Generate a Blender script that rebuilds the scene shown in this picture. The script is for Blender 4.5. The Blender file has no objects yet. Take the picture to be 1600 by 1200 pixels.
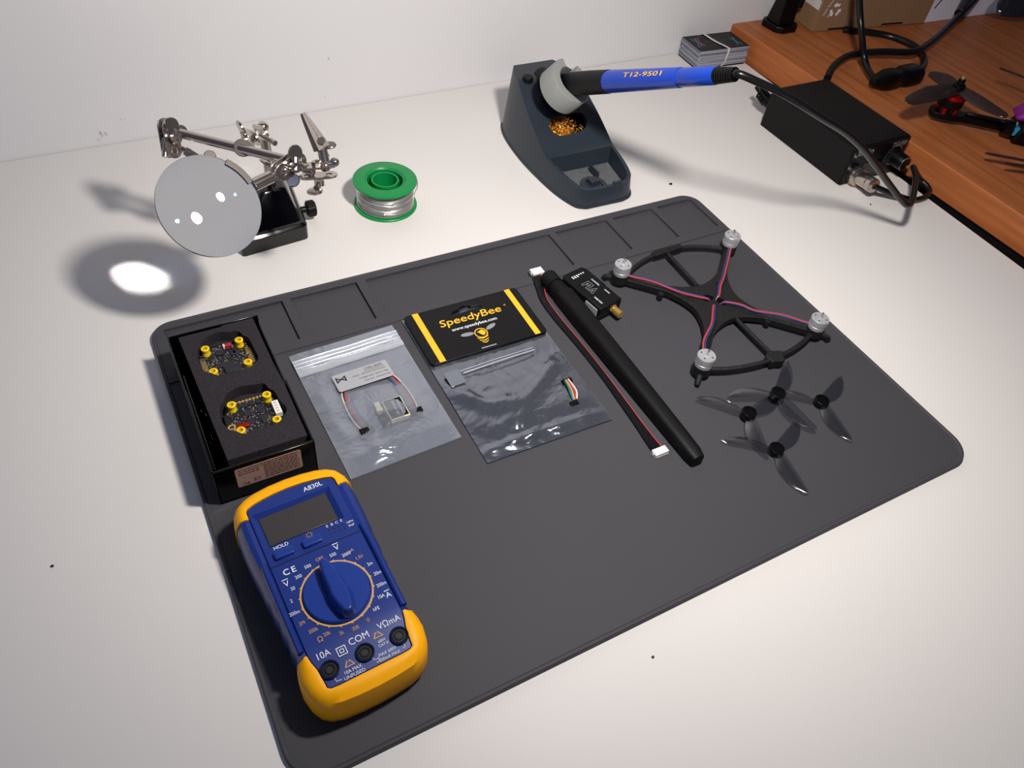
import bpy, math, random
from mathutils import Vector as V, Matrix as M, noise
from mathutils.geometry import tessellate_polygon
random.seed(7)
S = bpy.context.scene
MM = 0.001
DESK = V((0, 0, 750.0))          # desk frame (mm) sits 0.75 m above the floor; z=0 is the work mat's upper face
ZD = -3.0                        # desk surface in that frame
def W(p): return (V(p) + DESK) * MM

# ------------------------------------------------------------------ camera
RC = ((0.87918365, -0.46610676, 0.0988969), (0.28805145, 0.6852587, 0.6689147), (-0.37955562, -0.55961147, 0.73673098))
CP = V((5.48, -111.06, 375.37)); FX = 1218.0
cd = bpy.data.cameras.new('camera'); cam = bpy.data.objects.new('camera', cd); S.collection.objects.link(cam)
mw = M(RC).transposed().to_4x4(); mw.translation = W(CP); cam.matrix_world = mw
cd.sensor_width = 36; cd.lens = FX / 1600 * 36; cd.clip_start = 0.01; cd.clip_end = 50
S.camera = cam
# ------------------------------------------------------------------ world + lamps + exposure
wd = bpy.data.worlds.new('world'); S.world = wd; wd.use_nodes = True
bg = wd.node_tree.nodes['Background']; bg.inputs[0].default_value = (0.55, 0.62, 1.0, 1); bg.inputs[1].default_value = 0.055
LP = V((225, 45, 430))
def disk_lamp(name, pos, target, dia, power, col, spread=180):
    l = bpy.data.lights.new(name, 'AREA'); l.shape = 'DISK'; l.size = dia * MM; l.energy = power; l.color = col
    l.spread = math.radians(spread)
    o = bpy.data.objects.new(name, l); S.collection.objects.link(o); o.location = W(pos)
    o.rotation_euler = (V(target) - V(pos)).to_track_quat('-Z', 'Y').to_euler(); return l
key = disk_lamp('desk_lamp_light', LP, (400, 500, 0), 50, 3.45, (1.0, 0.935, 0.88))
fill = disk_lamp('cool_room_light', (-900, -300, 1300), (250, 250, 0), 500, 1.5, (0.45, 0.6, 1.0))
led = disk_lamp('blue_led_light', (131, 65, 398), (53, 297, 92), 16, 0.05, (0.25, 0.5, 1.0))
S.cycles.blur_glossy = 0.0; S.cycles.sample_clamp_indirect = 0.0; S.cycles.caustics_refractive = True
S.view_settings.view_transform = 'Standard'; S.view_settings.look = 'None'
S.view_settings.gamma = 1; S.view_settings.use_curve_mapping = False; S.view_settings.exposure = 0.0

# ------------------------------------------------------------------ pixel -> place helpers (known height / plane)
def ray(u, v):
    d = V(((u - 800) / FX, -(v - 600) / FX, -1.0)); return M(RC).transposed() @ d
def un(u, v, z=0.0):
    d = ray(u, v); return CP + d * ((z - CP.z) / d.z)
def uny(u, v, y):
    d = ray(u, v); return CP + d * ((y - CP.y) / d.y)
# ------------------------------------------------------------------ materials
def lin(c):
    if isinstance(c, str): c = tuple(int(c[i:i+2], 16) / 255 for i in (0, 2, 4))
    return tuple(x / 12.92 if x <= .04045 else ((x + .055) / 1.055) ** 2.4 for x in c) + (1,)
def mat(name, col, rough=.5, metal=0, spec=.5, bump=None, vary=None, coat=0, trans=0, ior=1.45, alpha=1, aniso=0):
    m = bpy.data.materials.new(name); m.use_nodes = True; nt = m.node_tree; b = nt.nodes['Principled BSDF']
    b.inputs['Base Color'].default_value = lin(col); b.inputs['Roughness'].default_value = rough
    b.inputs['Metallic'].default_value = metal; b.inputs['Specular IOR Level'].default_value = spec
    b.inputs['Coat Weight'].default_value = coat; b.inputs['Transmission Weight'].default_value = trans
    b.inputs['IOR'].default_value = ior; b.inputs['Alpha'].default_value = alpha
    tc = nt.nodes.new('ShaderNodeTexCoord')
    if vary:
        sc, amt = vary[:2]
        n = nt.nodes.new('ShaderNodeTexNoise'); n.inputs['Scale'].default_value = sc; n.inputs['Detail'].default_value = 5
        nt.links.new(tc.outputs['Object'], n.inputs['Vector'])
        mx = nt.nodes.new('ShaderNodeMix'); mx.data_type = 'RGBA'
        c = lin(col); mx.inputs['A'].default_value = tuple(x * (1 - amt) for x in c[:3]) + (1,)
        mx.inputs['B'].default_value = tuple(min(1, x * (1 + amt)) for x in c[:3]) + (1,)
        nt.links.new(n.outputs['Fac'], mx.inputs['Factor']); nt.links.new(mx.outputs['Result'], b.inputs['Base Color'])
    if bump:
        n = nt.nodes.new('ShaderNodeTexNoise'); n.inputs['Scale'].default_value = bump[0]; n.inputs['Detail'].default_value = 4
        nt.links.new(tc.outputs['Object'], n.inputs['Vector'])
        bp = nt.nodes.new('ShaderNodeBump'); bp.inputs['Strength'].default_value = bump[1]; bp.inputs['Distance'].default_value = bump[2] if len(bump) > 2 else .0003
        nt.links.new(n.outputs['Fac'], bp.inputs['Height']); nt.links.new(bp.outputs['Normal'], b.inputs['Normal'])
    return m
K = {}
K['wall'] = mat('white_wall_paint', 'dcdbdc', .8, bump=(60, .25, .0006), vary=(9, .02))
K['desk'] = mat('white_desk_laminate', 'e2dfdb', .5, spec=.2, bump=(900, .12, .0002), vary=(6, .02))
K['floor'] = mat('floor_vinyl', '6a6058', .6, vary=(5, .1))
K['gapblack'] = mat('gap_shade_black', '0a0a0c', .5)  # near-black colour standing in for the shade in gaps and openings
K['mat'] = mat('grey_silicone', '434347', .6, spec=.28, bump=(500, .1, .0002), vary=(12, .05))
K['black'] = mat('black_plastic', '050506', .38, spec=.28)
K['mblack'] = mat('matte_black_plastic', '08080a', .55, spec=.3, bump=(2500, .3, .0002))
K['gblack'] = mat('gloss_black_card', '050506', .16, spec=.5)
K['iron'] = mat('black_enamel', '060607', .14, coat=.3)
K['foam'] = mat('black_foam', '363337', .95, spec=.1, bump=(1400, 1, .0008), vary=(1300, .7))
K['chrome'] = mat('nickel_plated_steel', 'c2b8b0', .17, .95)
K['steel'] = mat('machined_aluminium', 'b9babc', .28, 1, bump=(1500, .1, .0002))
K['dsteel'] = mat('serrated_steel', '6a6460', .4, .6)
K['green'] = mat('green_plastic', '0a8a45', .38, vary=(60, .08))
K['solder'] = mat('solder_wire', 'dddad8', .3, .85)
K['navy'] = mat('slate_blue_plastic', '29313a', .42, spec=.4, bump=(1200, .15, .0002))
K['rubber'] = mat('grey_silicone_ring', '8b8e8b', .6, bump=(700, .3, .0003), vary=(120, .1))
K['brass'] = mat('brass_shavings', 'ffca62', .28, .9)
K['gold'] = mat('gold_plating', 'e6c270', .32, .8)
K['blueh'] = mat('blue_handle_plastic', '0f3fb4', .25, spec=.45)
K['mblue'] = mat('blue_meter_plastic', '18307a', .34, spec=.5, bump=(2500, .12, .0001))
K['mblue2'] = mat('blue_knob_plastic', '1a3788', .3, spec=.5)
K['dblue'] = mat('dark_blue_rim', '0c1430', .4)
K['yellow'] = mat('amber_holster_rubber', 'ffb000', .45, spec=.3, vary=(30, .03))
K['lcd'] = mat('lcd_glass', '3b3739', .3, vary=(40, .05))
K['wprint'] = mat('white_print', 'dfe3ec', .5)
K['gprint'] = mat('gold_print', 'c99c62', .5)
K['oprint'] = mat('orange_print', 'f0a83c', .5)
K['yprint'] = mat('yellow_print', 'f9bf2c', .45)
K['kprint'] = mat('black_print', '141418', .6)
K['sprint'] = mat('grey_print', '8d9094', .5)
K['sticker'] = mat('grey_sticker', 'a7a8ac', .5)
K['tan'] = mat('tan_label_paper', 'a58a80', .6)
K['card'] = mat('black_header_card', '0d0d0f', .4, spec=.3)
K['pcb'] = mat('black_circuit_board', '16171c', .35)
K['chip'] = mat('chip_package', '23242a', .4)
K['rubY'] = mat('yellow_grommet', 'f2cc10', .45)
K['cream'] = mat('cream_connector', 'e3dac2', .45)
K['white'] = mat('white_connector', 'e8e8e6', .4)
K['red'] = mat('red_part', 'a4243a', .35)
K['redm'] = mat('red_anodised', 'b01c10', .25, .8)
K['wred'] = mat('red_wire', 'ae3a3e', .45)
K['wpink'] = mat('pink_red_wire', 'a84a58', .45)
K['wblue'] = mat('blue_wire', '30467e', .4)
K['wteal'] = mat('teal_wire', '1f7f86', .4)
K['wwhite'] = mat('white_wire', 'dcd6cc', .4)
K['wblack'] = mat('black_wire', '101013', .35)
K['frame3d'] = mat('printed_black_nylon', '121213', .5, bump=(1600, .9, .0006))
K['motor'] = mat('motor_bell', 'c2c3c6', .36, .45)
K['paperw'] = mat('card_stock', 'a9abb8', .7)
K['band'] = mat('rubber_band', 'd8cfc6', .6)
K['cardboard'] = mat('brown_cardboard', '8c6c4e', .8, vary=(25, .08), bump=(200, .2, .0003))
K['tape'] = mat('white_tape', 'd8d5cf', .4)
K['leaf'] = mat('white_leaflet', 'dcdcea', .5)
K['purple'] = mat('purple_heatshrink', '7a1478', .25)
K['cablack'] = mat('black_cable', '0d0d0e', .3)
K['ledge'] = mat('tray_dust', '5d5f60', .9, vary=(300, .4))
K['cyan'] = mat('cyan_print', '2d8fb8', .4)
K['magenta'] = mat('magenta_print', 'b83a64', .4)
K['moss'] = mat('ic_purple_pads', '7d7590', .4, .5)
def wood():
    m = mat('cherry_wood_laminate', 'a85f38', .45, spec=.3); nt = m.node_tree; b = nt.nodes['Principled BSDF']
    tc = nt.nodes.new('ShaderNodeTexCoord'); mp = nt.nodes.new('ShaderNodeMapping'); mp.inputs['Scale'].default_value = (55, 3, 55)
    mp.inputs['Rotation'].default_value = (0, 0, 0)
    n = nt.nodes.new('ShaderNodeTexNoise'); n.inputs['Scale'].default_value = 2.0; n.inputs['Detail'].default_value = 7; n.inputs['Distortion'].default_value = .6
    r = nt.nodes.new('ShaderNodeValToRGB'); r.color_ramp.elements[0].position = .3; r.color_ramp.elements[0].color = lin('9c5a30')
    r.color_ramp.elements[1].position = .7; r.color_ramp.elements[1].color = lin('bd7142')
    L = nt.links.new; L(tc.outputs['Object'], mp.inputs['Vector']); L(mp.outputs['Vector'], n.inputs['Vector']); L(n.outputs['Fac'], r.inputs['Fac']); L(r.outputs['Color'], b.inputs['Base Color'])
    return m
K['wood'] = wood()
def glass(name, col, ior, rough=0.0):
    m = bpy.data.materials.new(name); m.use_nodes = True; nt = m.node_tree; nt.nodes.clear()
    g = nt.nodes.new('ShaderNodeBsdfGlass'); g.inputs['Color'].default_value = col; g.inputs['IOR'].default_value = ior; g.inputs['Roughness'].default_value = rough
    o = nt.nodes.new('ShaderNodeOutputMaterial'); nt.links.new(g.outputs[0], o.inputs[0]); return m
K['lens'] = glass('lens_glass', (.80, .815, .85, 1), 1.5)
def film(name, tint, tmix, rough, metal_col, bumpsc, bstr, bdist, metal=.85):
    # translucent antistatic film: part metallic reflection, part see-through
    m = bpy.data.materials.new(name); m.use_nodes = True; nt = m.node_tree; nt.nodes.clear(); N = nt.nodes.new; L = nt.links.new
    o = N('ShaderNodeOutputMaterial'); mx = N('ShaderNodeMixShader'); t = N('ShaderNodeBsdfTransparent'); t.inputs[0].default_value = tint
    p = N('ShaderNodeBsdfPrincipled'); p.inputs['Base Color'].default_value = lin(metal_col); p.inputs['Metallic'].default_value = metal; p.inputs['Roughness'].default_value = rough
    tc = N('ShaderNodeTexCoord'); n = N('ShaderNodeTexNoise'); n.inputs['Scale'].default_value = bumpsc; n.inputs['Detail'].default_value = 3; n.inputs['Distortion'].default_value = 1.2
    b = N('ShaderNodeBump'); b.inputs['Strength'].default_value = bstr; b.inputs['Distance'].default_value = bdist
    L(tc.outputs['Object'], n.inputs['Vector']); L(n.outputs['Fac'], b.inputs['Height']); L(b.outputs[0], p.inputs['Normal'])
    mx.inputs[0].default_value = tmix; L(p.outputs[0], mx.inputs[1]); L(t.outputs[0], mx.inputs[2]); L(mx.outputs[0], o.inputs[0]); return m
K['film'] = film('antistatic_film', (.86, .88, .92, 1), .6, .16, 'c8ced9', 40, .6, .003, .55)
K['filmback'] = mat('antistatic_back_film', '878d98', .25, .55, bump=(40, .5, .0015))
K['zip'] = film('zip_strip', (.8, .82, .86, 1), .3, .2, 'dde2ea', 120, .3, .001, .4)
K['film2'] = film('dark_antistatic_film', (.62, .64, .7, 1), .5, .12, 'aeb4c0', 26, .7, .004, .8)
K['film2back'] = mat('dark_antistatic_back', '4a5262', .16, .7, bump=(32, .5, .0015))
K['clear'] = film('clear_poly_bag', (.8, .82, .86, 1), .75, .1, '9097a2', 60, .5, .002)
def smoke(name, col):
    m = bpy.data.materials.new(name); m.use_nodes = True; nt = m.node_tree; nt.nodes.clear(); N = nt.nodes.new; L = nt.links.new
    o = N('ShaderNodeOutputMaterial'); mx = N('ShaderNodeMixShader'); t = N('ShaderNodeBsdfTransparent'); t.inputs[0].default_value = col
    g = N('ShaderNodeBsdfGlossy'); g.inputs['Roughness'].default_value = .1; g.inputs[0].default_value = (.95, .95, .95, 1)
    f = N('ShaderNodeLayerWeight'); f.inputs[0].default_value = .35; q = N('ShaderNodeMath'); q.operation = 'MULTIPLY_ADD'; q.inputs[1].default_value = .42; q.inputs[2].default_value = .07
    L(f.outputs['Facing'], q.inputs[0]); L(q.outputs[0], mx.inputs[0]); L(t.outputs[0], mx.inputs[1]); L(g.outputs[0], mx.inputs[2]); L(mx.outputs[0], o.inputs[0]); return m
K['smoke'] = smoke('smoky_polycarbonate', (.82, .82, .83, 1))

# ------------------------------------------------------------------ mesh builder (mm)
def frame(z, xh=None):
    z = V(z).normalized(); xh = V(xh) if xh is not None else (V((1, 0, 0)) if abs(z.x) < .9 else V((0, 1, 0)))
    x = (xh - z * xh.dot(z)).normalized(); y = z.cross(x); return x, y, z
def T(o, x=(1, 0, 0), y=(0, 1, 0), z=(0, 0, 1)):
    m = M((x, y, z)).transposed().to_4x4(); m.translation = V(o); return m
def RZ(o, deg): return M.Translation(V(o)) @ M.Rotation(math.radians(deg), 4, 'Z')
def spl(pts, n=8, closed=False):
    P = [V(p) for p in pts]; out = []; N_ = len(P); rng = N_ if closed else N_ - 1
    for i in range(rng):
        g = (lambda k: P[k % N_]) if closed else (lambda k: P[max(0, min(N_ - 1, k))])
        a, b, c, d = g(i - 1), g(i), g(i + 1), g(i + 2)
        for j in range(n):
            t = j / n; out.append(.5 * ((2 * b) + (c - a) * t + (2 * a - 5 * b + 4 * c - d) * t * t + (3 * b - a - 3 * c + d) * t ** 3))
    if not closed: out.append(P[-1])
    return out
def circ(cx, cy, r, n=24, a0=0, ry=None): return [(cx + r * math.cos(a0 + 2 * math.pi * i / n), cy + (ry or r) * math.sin(a0 + 2 * math.pi * i / n)) for i in range(n)]
def rrect(x0, x1, y0, y1, r, n=5):
    o = []
    for cx, cy, a in ((x1 - r, y1 - r, 0), (x0 + r, y1 - r, 90), (x0 + r, y0 + r, 180), (x1 - r, y0 + r, 270)):
        for i in range(n + 1): t = math.radians(a + 90 * i / n); o.append((cx + r * math.cos(t), cy + r * math.sin(t)))
    return o
class MB:
    def __init__(s, m=None): s.v = []; s.f = []; s.mi = []; s.m = 0; s.X = m or M.Identity(4)
    def P(s, p): s.v.append(s.X @ V(p)); return len(s.v) - 1
    def F(s, *i): s.f.append(tuple(i)); s.mi.append(s.m)
    def box(s, x0, x1, y0, y1, z0, z1):
        a = [s.P((x, y, z)) for z in (z0, z1) for x, y in ((x0, y0), (x1, y0), (x1, y1), (x0, y1))]
        for q in ((3, 2, 1, 0), (4, 5, 6, 7), (0, 1, 5, 4), (1, 2, 6, 5), (2, 3, 7, 6), (3, 0, 4, 7)): s.F(*[a[i] for i in q])
        return s
    def loft(s, loops, cap0=True, cap1=True, closed=True):
        R_ = [[s.P(p) for p in l] for l in loops]; n = len(R_[0])
        for a, b in zip(R_, R_[1:]):
            for i in range(n if closed else n - 1): j = (i + 1) % n; s.F(a[i], a[j], b[j], b[i])
        if cap0: s.F(*R_[0][::-1])
        if cap1: s.F(*R_[-1])
        return s
    def prism(s, poly, z0, z1, holes=(), bev=0):
        if not holes:
            c = V((sum(p[0] for p in poly) / len(poly), sum(p[1] for p in poly) / len(poly)))
            s.loft([[(x, y, z0) for x, y in poly], [(x, y, z1) for x, y in poly]]); return s
        loops = [list(poly)] + [list(h) for h in holes]
        def area(l): return sum(l[i][0] * l[(i + 1) % len(l)][1] - l[(i + 1) % len(l)][0] * l[i][1] for i in range(len(l)))
        loops = [l if (area(l) > 0) == (k == 0) else l[::-1] for k, l in enumerate(loops)]
        flat = [p for l in loops for p in l]
        tris = tessellate_polygon([[V((p[0], p[1], 0)) for p in l] for l in loops])
        b = [s.P((x, y, z0)) for x, y in flat]; t = [s.P((x, y, z1)) for x, y in flat]
        for q in tris:
            a0, a1, a2 = [V(flat[i]) for i in q]
            if (a1 - a0).cross(a2 - a0) < 0: q = (q[0], q[2], q[1])
            s.F(t[q[0]], t[q[1]], t[q[2]]); s.F(b[q[2]], b[q[1]], b[q[0]])
        k = 0
        for l in loops:
            n = len(l)
            for i in range(n): j = (i + 1) % n; s.F(b[k + i], b[k + j], t[k + j], t[k + i])
            k += n
        return s
    def cyl(s, p0, p1, r0, r1=None, n=20, caps=True):
        p0, p1 = V(p0), V(p1); r1 = r0 if r1 is None else r1; x, y, z = frame(p1 - p0)
        s.loft([[p + (x * math.cos(2 * math.pi * i / n) + y * math.sin(2 * math.pi * i / n)) * r for i in range(n)] for p, r in ((p0, r0), (p1, r1))], caps, caps); return s
    def lathe(s, prof, o=(0, 0, 0), ax=(0, 0, 1), n=32, cap0=True, cap1=True):
        x, y, z = frame(ax); o = V(o)
        s.loft([[o + z * h + (x * math.cos(2 * math.pi * i / n) + y * math.sin(2 * math.pi * i / n)) * r for i in range(n)] for r, h in prof], cap0, cap1); return s
    def ring(s, prof, o=(0, 0, 0), ax=(0, 0, 1), n=48, a0=0, a1=360):   # closed cross-section swept round an axis
        x, y, z = frame(ax); o = V(o); full = abs(a1 - a0) >= 360
        L_ = []
        for i in range(n if full else n + 1):
            a = math.radians(a0 + (a1 - a0) * i / n); L_.append([s.P(o + z * h + (x * math.cos(a) + y * math.sin(a)) * r) for r, h in prof])
        m_ = len(prof)
        for i in range(len(L_) if full else len(L_) - 1):
            A, B = L_[i], L_[(i + 1) % len(L_)]
            for k in range(m_): j = (k + 1) % m_; s.F(A[k], A[j], B[j], B[k])
        if not full: s.F(*L_[0]); s.F(*L_[-1][::-1])
        return s
    def tube(s, pts, r, n=8, sx=1, closed=False, up=None):
        P_ = [V(p) for p in pts]; x = None; loops = []
        for i, p in enumerate(P_):
            d = (P_[min(i + 1, len(P_) - 1)] - P_[max(i - 1, 0)])
            if closed: d = P_[(i + 1) % len(P_)] - P_[i - 1]
            if d.length < 1e-6: d = V((0, 0, 1))
            x, y, z = frame(d, up if up is not None else x); rr = r[i] if isinstance(r, (list, tuple)) else r
            loops.append([p + (x * math.cos(2 * math.pi * k / n) * sx + y * math.sin(2 * math.pi * k / n)) * rr for k in range(n)])
        if closed: loops.append(loops[0]); s.loft(loops, False, False)
        else: s.loft(loops)
        return s
    def sph(s, c, r, n=16, sc=(1, 1, 1)):
        c = V(c); L_ = []
        for i in range(1, n // 2): a = math.pi * i / (n // 2); L_.append([(c.x + r * sc[0] * math.sin(a) * math.cos(2 * math.pi * k / n), c.y + r * sc[1] * math.sin(a) * math.sin(2 * math.pi * k / n), c.z - r * sc[2] * math.cos(a)) for k in range(n)])
        s.loft(L_); return s
    def grid(s, nx, ny, fn, thick=None):
        A = [[s.P(fn(i / nx, j / ny)) for i in range(nx + 1)] for j in range(ny + 1)]
        for j in range(ny):
            for i in range(nx): s.F(A[j][i], A[j][i + 1], A[j + 1][i + 1], A[j + 1][i])
        if thick is not None:
            B = [[s.P(V(fn(i / nx, j / ny)) - V((0, 0, thick))) for i in range(nx + 1)] for j in range(ny + 1)]
            for j in range(ny):
                for i in range(nx): s.F(B[j + 1][i], B[j + 1][i + 1], B[j][i + 1], B[j][i])
            for i in range(nx): s.F(A[0][i + 1], A[0][i], B[0][i], B[0][i + 1]); s.F(A[ny][i], A[ny][i + 1], B[ny][i + 1], B[ny][i])
            for j in range(ny): s.F(A[j][0], A[j + 1][0], B[j + 1][0], B[j][0]); s.F(A[j + 1][nx], A[j][nx], B[j][nx], B[j + 1][nx])
        return s
    def text(s, body, size, o, x=(1, 0, 0), y=(0, 1, 0), al='CENTER', sx=1.0, off=0, shear=0):
        cu = bpy.data.curves.new('t', 'FONT'); cu.body = body; cu.size = size; cu.align_x = al; cu.align_y = 'CENTER'; cu.offset = off; cu.resolution_u = 3; cu.shear = shear
        ob = bpy.data.objects.new('t', cu); S.collection.objects.link(ob); bpy.context.view_layer.update()
        me = bpy.data.meshes.new_from_object(ob.evaluated_get(bpy.context.evaluated_depsgraph_get()))
        o, x, y = V(o), V(x).normalized(), V(y).normalized(); b = len(s.v)
        for q in me.vertices: s.P(o + x * q.co.x * sx + y * q.co.y)
        for p in me.polygons: s.f.append(tuple(b + i for i in p.vertices)); s.mi.append(s.m)
        bpy.data.objects.remove(ob); bpy.data.curves.remove(cu); bpy.data.meshes.remove(me); return s
    def build(s, name, mats, parent=None, origin=None, bevel=0, bseg=2, smooth=35, label=None, sub=0, recalc=True):
        if not isinstance(mats, (list, tuple)): mats = [mats]
        if parent is not None: og = V(parent['_o'])
        elif origin is not None: og = V(origin)
        else:
            lo = [min(v[i] for v in s.v) for i in range(3)]; hi = [max(v[i] for v in s.v) for i in range(3)]
            og = V(((lo[0] + hi[0]) / 2, (lo[1] + hi[1]) / 2, lo[2]))
        me = bpy.data.meshes.new(name); me.from_pydata([(v - og) * MM for v in s.v], [], s.f)
        for m_ in mats: me.materials.append(K[m_] if isinstance(m_, str) else m_)
        for p, k in zip(me.polygons, s.mi): p.material_index = k
        if recalc:
            import bmesh
            bm = bmesh.new(); bm.from_mesh(me); bmesh.ops.recalc_face_normals(bm, faces=bm.faces); bm.to_mesh(me); bm.free()
        if smooth is not None:
            me.polygons.foreach_set('use_smooth', [True] * len(me.polygons)); me.set_sharp_from_angle(angle=math.radians(smooth))
        o = bpy.data.objects.new(name, me); S.collection.objects.link(o)
        if parent is not None: o.parent = parent
        else: o.location = W(og)
        o['_o'] = tuple(og)
        if bevel:
            b = o.modifiers.new('bevel', 'BEVEL'); b.width = bevel * MM; b.segments = bseg; b.limit_method = 'ANGLE'; b.angle_limit = math.radians(40)
            b.use_clamp_overlap = True; b.harden_normals = False
        if sub: q = o.modifiers.new('sub', 'SUBSURF'); q.levels = sub; q.render_levels = sub
        if label: o['label'] = label
        return o
def thing(name, label, cat, origin, group=None):
    o = bpy.data.objects.new(name, None); S.collection.objects.link(o); o.location = W(origin); o['_o'] = tuple(origin); o.empty_display_size = .01
    return tag(o, label, cat, group)
def tag(o, label, cat, group=None, kind=None):
    o['label'] = label; o['category'] = cat
    if group: o['group'] = group
    if kind: o['kind'] = kind
    return o
def struct(o): o['kind'] = 'structure'; return o

# ================================================================== SETTING
struct(MB().box(-2500, 2500, -2500, 556, -790, -750).build('floor', 'floor', origin=(0, 0, -790)))
wy = lambda x: 546 + 0.0035 * x
WALL = struct(MB(T((0, 546, 0), (1, .0035, 0))).box(-2500, 2500, 0, 120, -750, 1700).build('wall_back', 'wall', origin=(0, 546, -750)))
K['scuff'] = mat('scuffed_plaster', 'a9a8aa', .9)
k = MB(); rn = random.Random(2)
for (u, v), n_, w_, h_ in (((160, 214), 9, 4, 5), ((512, 94), 3, 1.5, 1.5), ((190, 188), 3, 3, 1), ((507, 153), 2, 1.2, .8)):
    c = uny(u, v, 545.9)
    for _ in range(n_): x, z = c.x + rn.uniform(-w_, w_), c.z + rn.uniform(-h_, h_) * .6; k.tube([(x, 545.9 + .0035 * x, z), (x + rn.uniform(-.8, .8), 545.9 + .0035 * x, z + rn.uniform(.8, h_))], .22, 5)
k.build('scuff_marks', 'scuff', WALL)
# white desk
d = thing('white_desk', 'long white laminate desk against the wall carrying the grey work mat', 'desk', (0, 0, ZD))
dk = MB().prism([(-900, wy(-900) - .5), (-900, -420), (655, -420), (673, 502), (673.5, wy(673) - .5)], ZD - 25, ZD).build('desktop', 'desk', d, bevel=.8)
for x, y in ((-850, 480), (-850, -370), (600, 480), (600, -370)): MB().box(x - 22, x + 22, y - 22, y + 22, -750, ZD - 25).build('desk_leg', 'desk', d, bevel=1)
# wooden desk
wdk = thing('wooden_desk', 'cherry wood desk with thick orange-brown edge, beside the white desk', 'desk', (688, 0, 22))
MB().prism([(679, wy(679) - .5), (687, 160), (700, -420), (1500, -420), (1500, wy(1500) - .5)], -8, 22).build('desktop', 'wood', wdk, bevel=1.2)
MB().prism([(684, wy(679) - .5), (691, 160), (704, -420), (1500, -420), (1500, wy(1500) - .5)], -750, -8).build('under_desk_shade', 'gapblack', wdk)  # solid black block, painted stand-in for the shade below the wooden top
# ================================================================== WORK MAT
m = MB()
OUT = []
for cx, cy, a, r in ((450 - 14, 312 - 14, 0, 14), (14, 312 - 14, 90, 14), (18, 18, 180, 18), (450 - 18, 18, 270, 18)):
    for i in range(9): t = math.radians(a + 90 * i / 8); OUT.append((cx + r * math.cos(t), cy + r * math.sin(t)))
inset = [(225 + (x - 225) * (1 - 5.2 / 450), 156 + (y - 156) * (1 - 5.2 / 312)) for x, y in OUT]
m.loft([[(x, y, -3) for x, y in OUT], [(x, y, -.2) for x, y in OUT], [(225 + (x - 225) * .998, 156 + (y - 156) * .998, .7) for x, y in OUT],
        [(225 + (x - 225) * .992, 156 + (y - 156) * .99, .7) for x, y in OUT], [(x, y, 0) for x, y in inset], [(x, y, -1.7) for x, y in inset]], cap1=True)
PK = [(8.5, 86.8), (92.5, 140.6), (147.5, 301.5), (307.2, 356), (362.5, 402.3), (408, 443.5)]
work = [(x, y) for x, y in rrect(2.4, 447.6, 2.4, 258, 3, 2)]
work = [(2.3, 258), (2.3, 20)] + [(18 + 15.6 * math.cos(math.radians(180 + 90 * i / 6)), 18 + 15.6 * math.sin(math.radians(180 + 90 * i / 6))) for i in range(7)] + [(432 + 15.6 * math.cos(math.radians(270 + 90 * i / 6)), 18 + 15.6 * math.sin(math.radians(270 + 90 * i / 6))) for i in range(7)] + [(447.7, 258)]
m.prism(work, -2.5, 0)
top = [(2.2, 256.5), (447.8, 256.5), (447.8, 298)] + [(436 + 11.8 * math.cos(math.radians(90 * i / 6)), 298 + 11.8 * math.sin(math.radians(90 * i / 6))) for i in range(1, 7)] + [(14 - 11.8 * math.sin(math.radians(90 * i / 6)), 298 + 11.8 * math.cos(math.radians(90 * i / 6))) for i in range(0, 7)]
m.prism(top, -2.4, .8, [rrect(a, b, 264, 305.2, 1.2, 2) for a, b in PK])
MAT = m.build('work_mat', 'mat', origin=(225, 156, -3), bevel=.35, smooth=25)
tag(MAT, 'large dark grey silicone work mat with a row of shallow compartments', 'mat')

# ================================================================== MULTIMETER
MX = RZ((44.3, 66.5, 0), 2.6)
mm = thing('multimeter', 'blue digital multimeter in a yellow holster on the mat corner', 'multimeter', (44.3, 66.5, 0))
half = [(-48.3, 0), (-48.0, 9), (-47.2, 17), (-45.5, 22.5), (-42.5, 26.2), (-38, 28.6), (-32, 29.8), (-27, 29.6), (-22.5, 28.7), (-18, 28.0), (-13, 28.9), (-8, 28.4), (-3, 29.3), (2, 28.9), (7, 29.8), (12, 29.5), (17, 30.4), (23, 30.4), (30, 31), (40, 31.5), (50, 31.6), (58, 31.2), (64, 30.2), (69, 27.6), (72.2, 23), (74.2, 17), (75.4, 9), (75.8, 0)]
phalf = [(-40.5, 0), (-40.5, 8), (-40.5, 15), (-40.2, 19), (-39.2, 20.6), (-36, 20.9), (-30, 21.6), (-26, 22.8), (-22.5, 23.4), (-18, 23.6), (-13, 23.6), (-8, 23.6), (-3, 23.6), (2, 23.6), (7, 23.6), (12, 23.6), (17, 23.6), (23, 23.6), (30, 23.6), (40, 23.6), (50, 23.6), (57, 23.6), (61.5, 23.5), (63.3, 22.5), (64.6, 19), (65.7, 14), (66.6, 7), (66.9, 0)]
def sym(h): return [(x, y) for y, x in h] + [(-x, y) for y, x in h[::-1][1:-1]]
O_ = sym(half); PP = sym(phalf); NO = len(O_)
ctr = V((0, 12))
def ins(pts, d):
    r = []
    n = len(pts)
    for i, p in enumerate(pts):
        a, b = V(pts[i - 1]), V(pts[(i + 1) % n]); t = (b - a).normalized(); r.append((p[0] - t.y * d, p[1] + t.x * d))
    return r
zt = lambda y: 29.0 if y > -20 else 29.0 + (y + 20) * .12
b = MB(MX)
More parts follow.
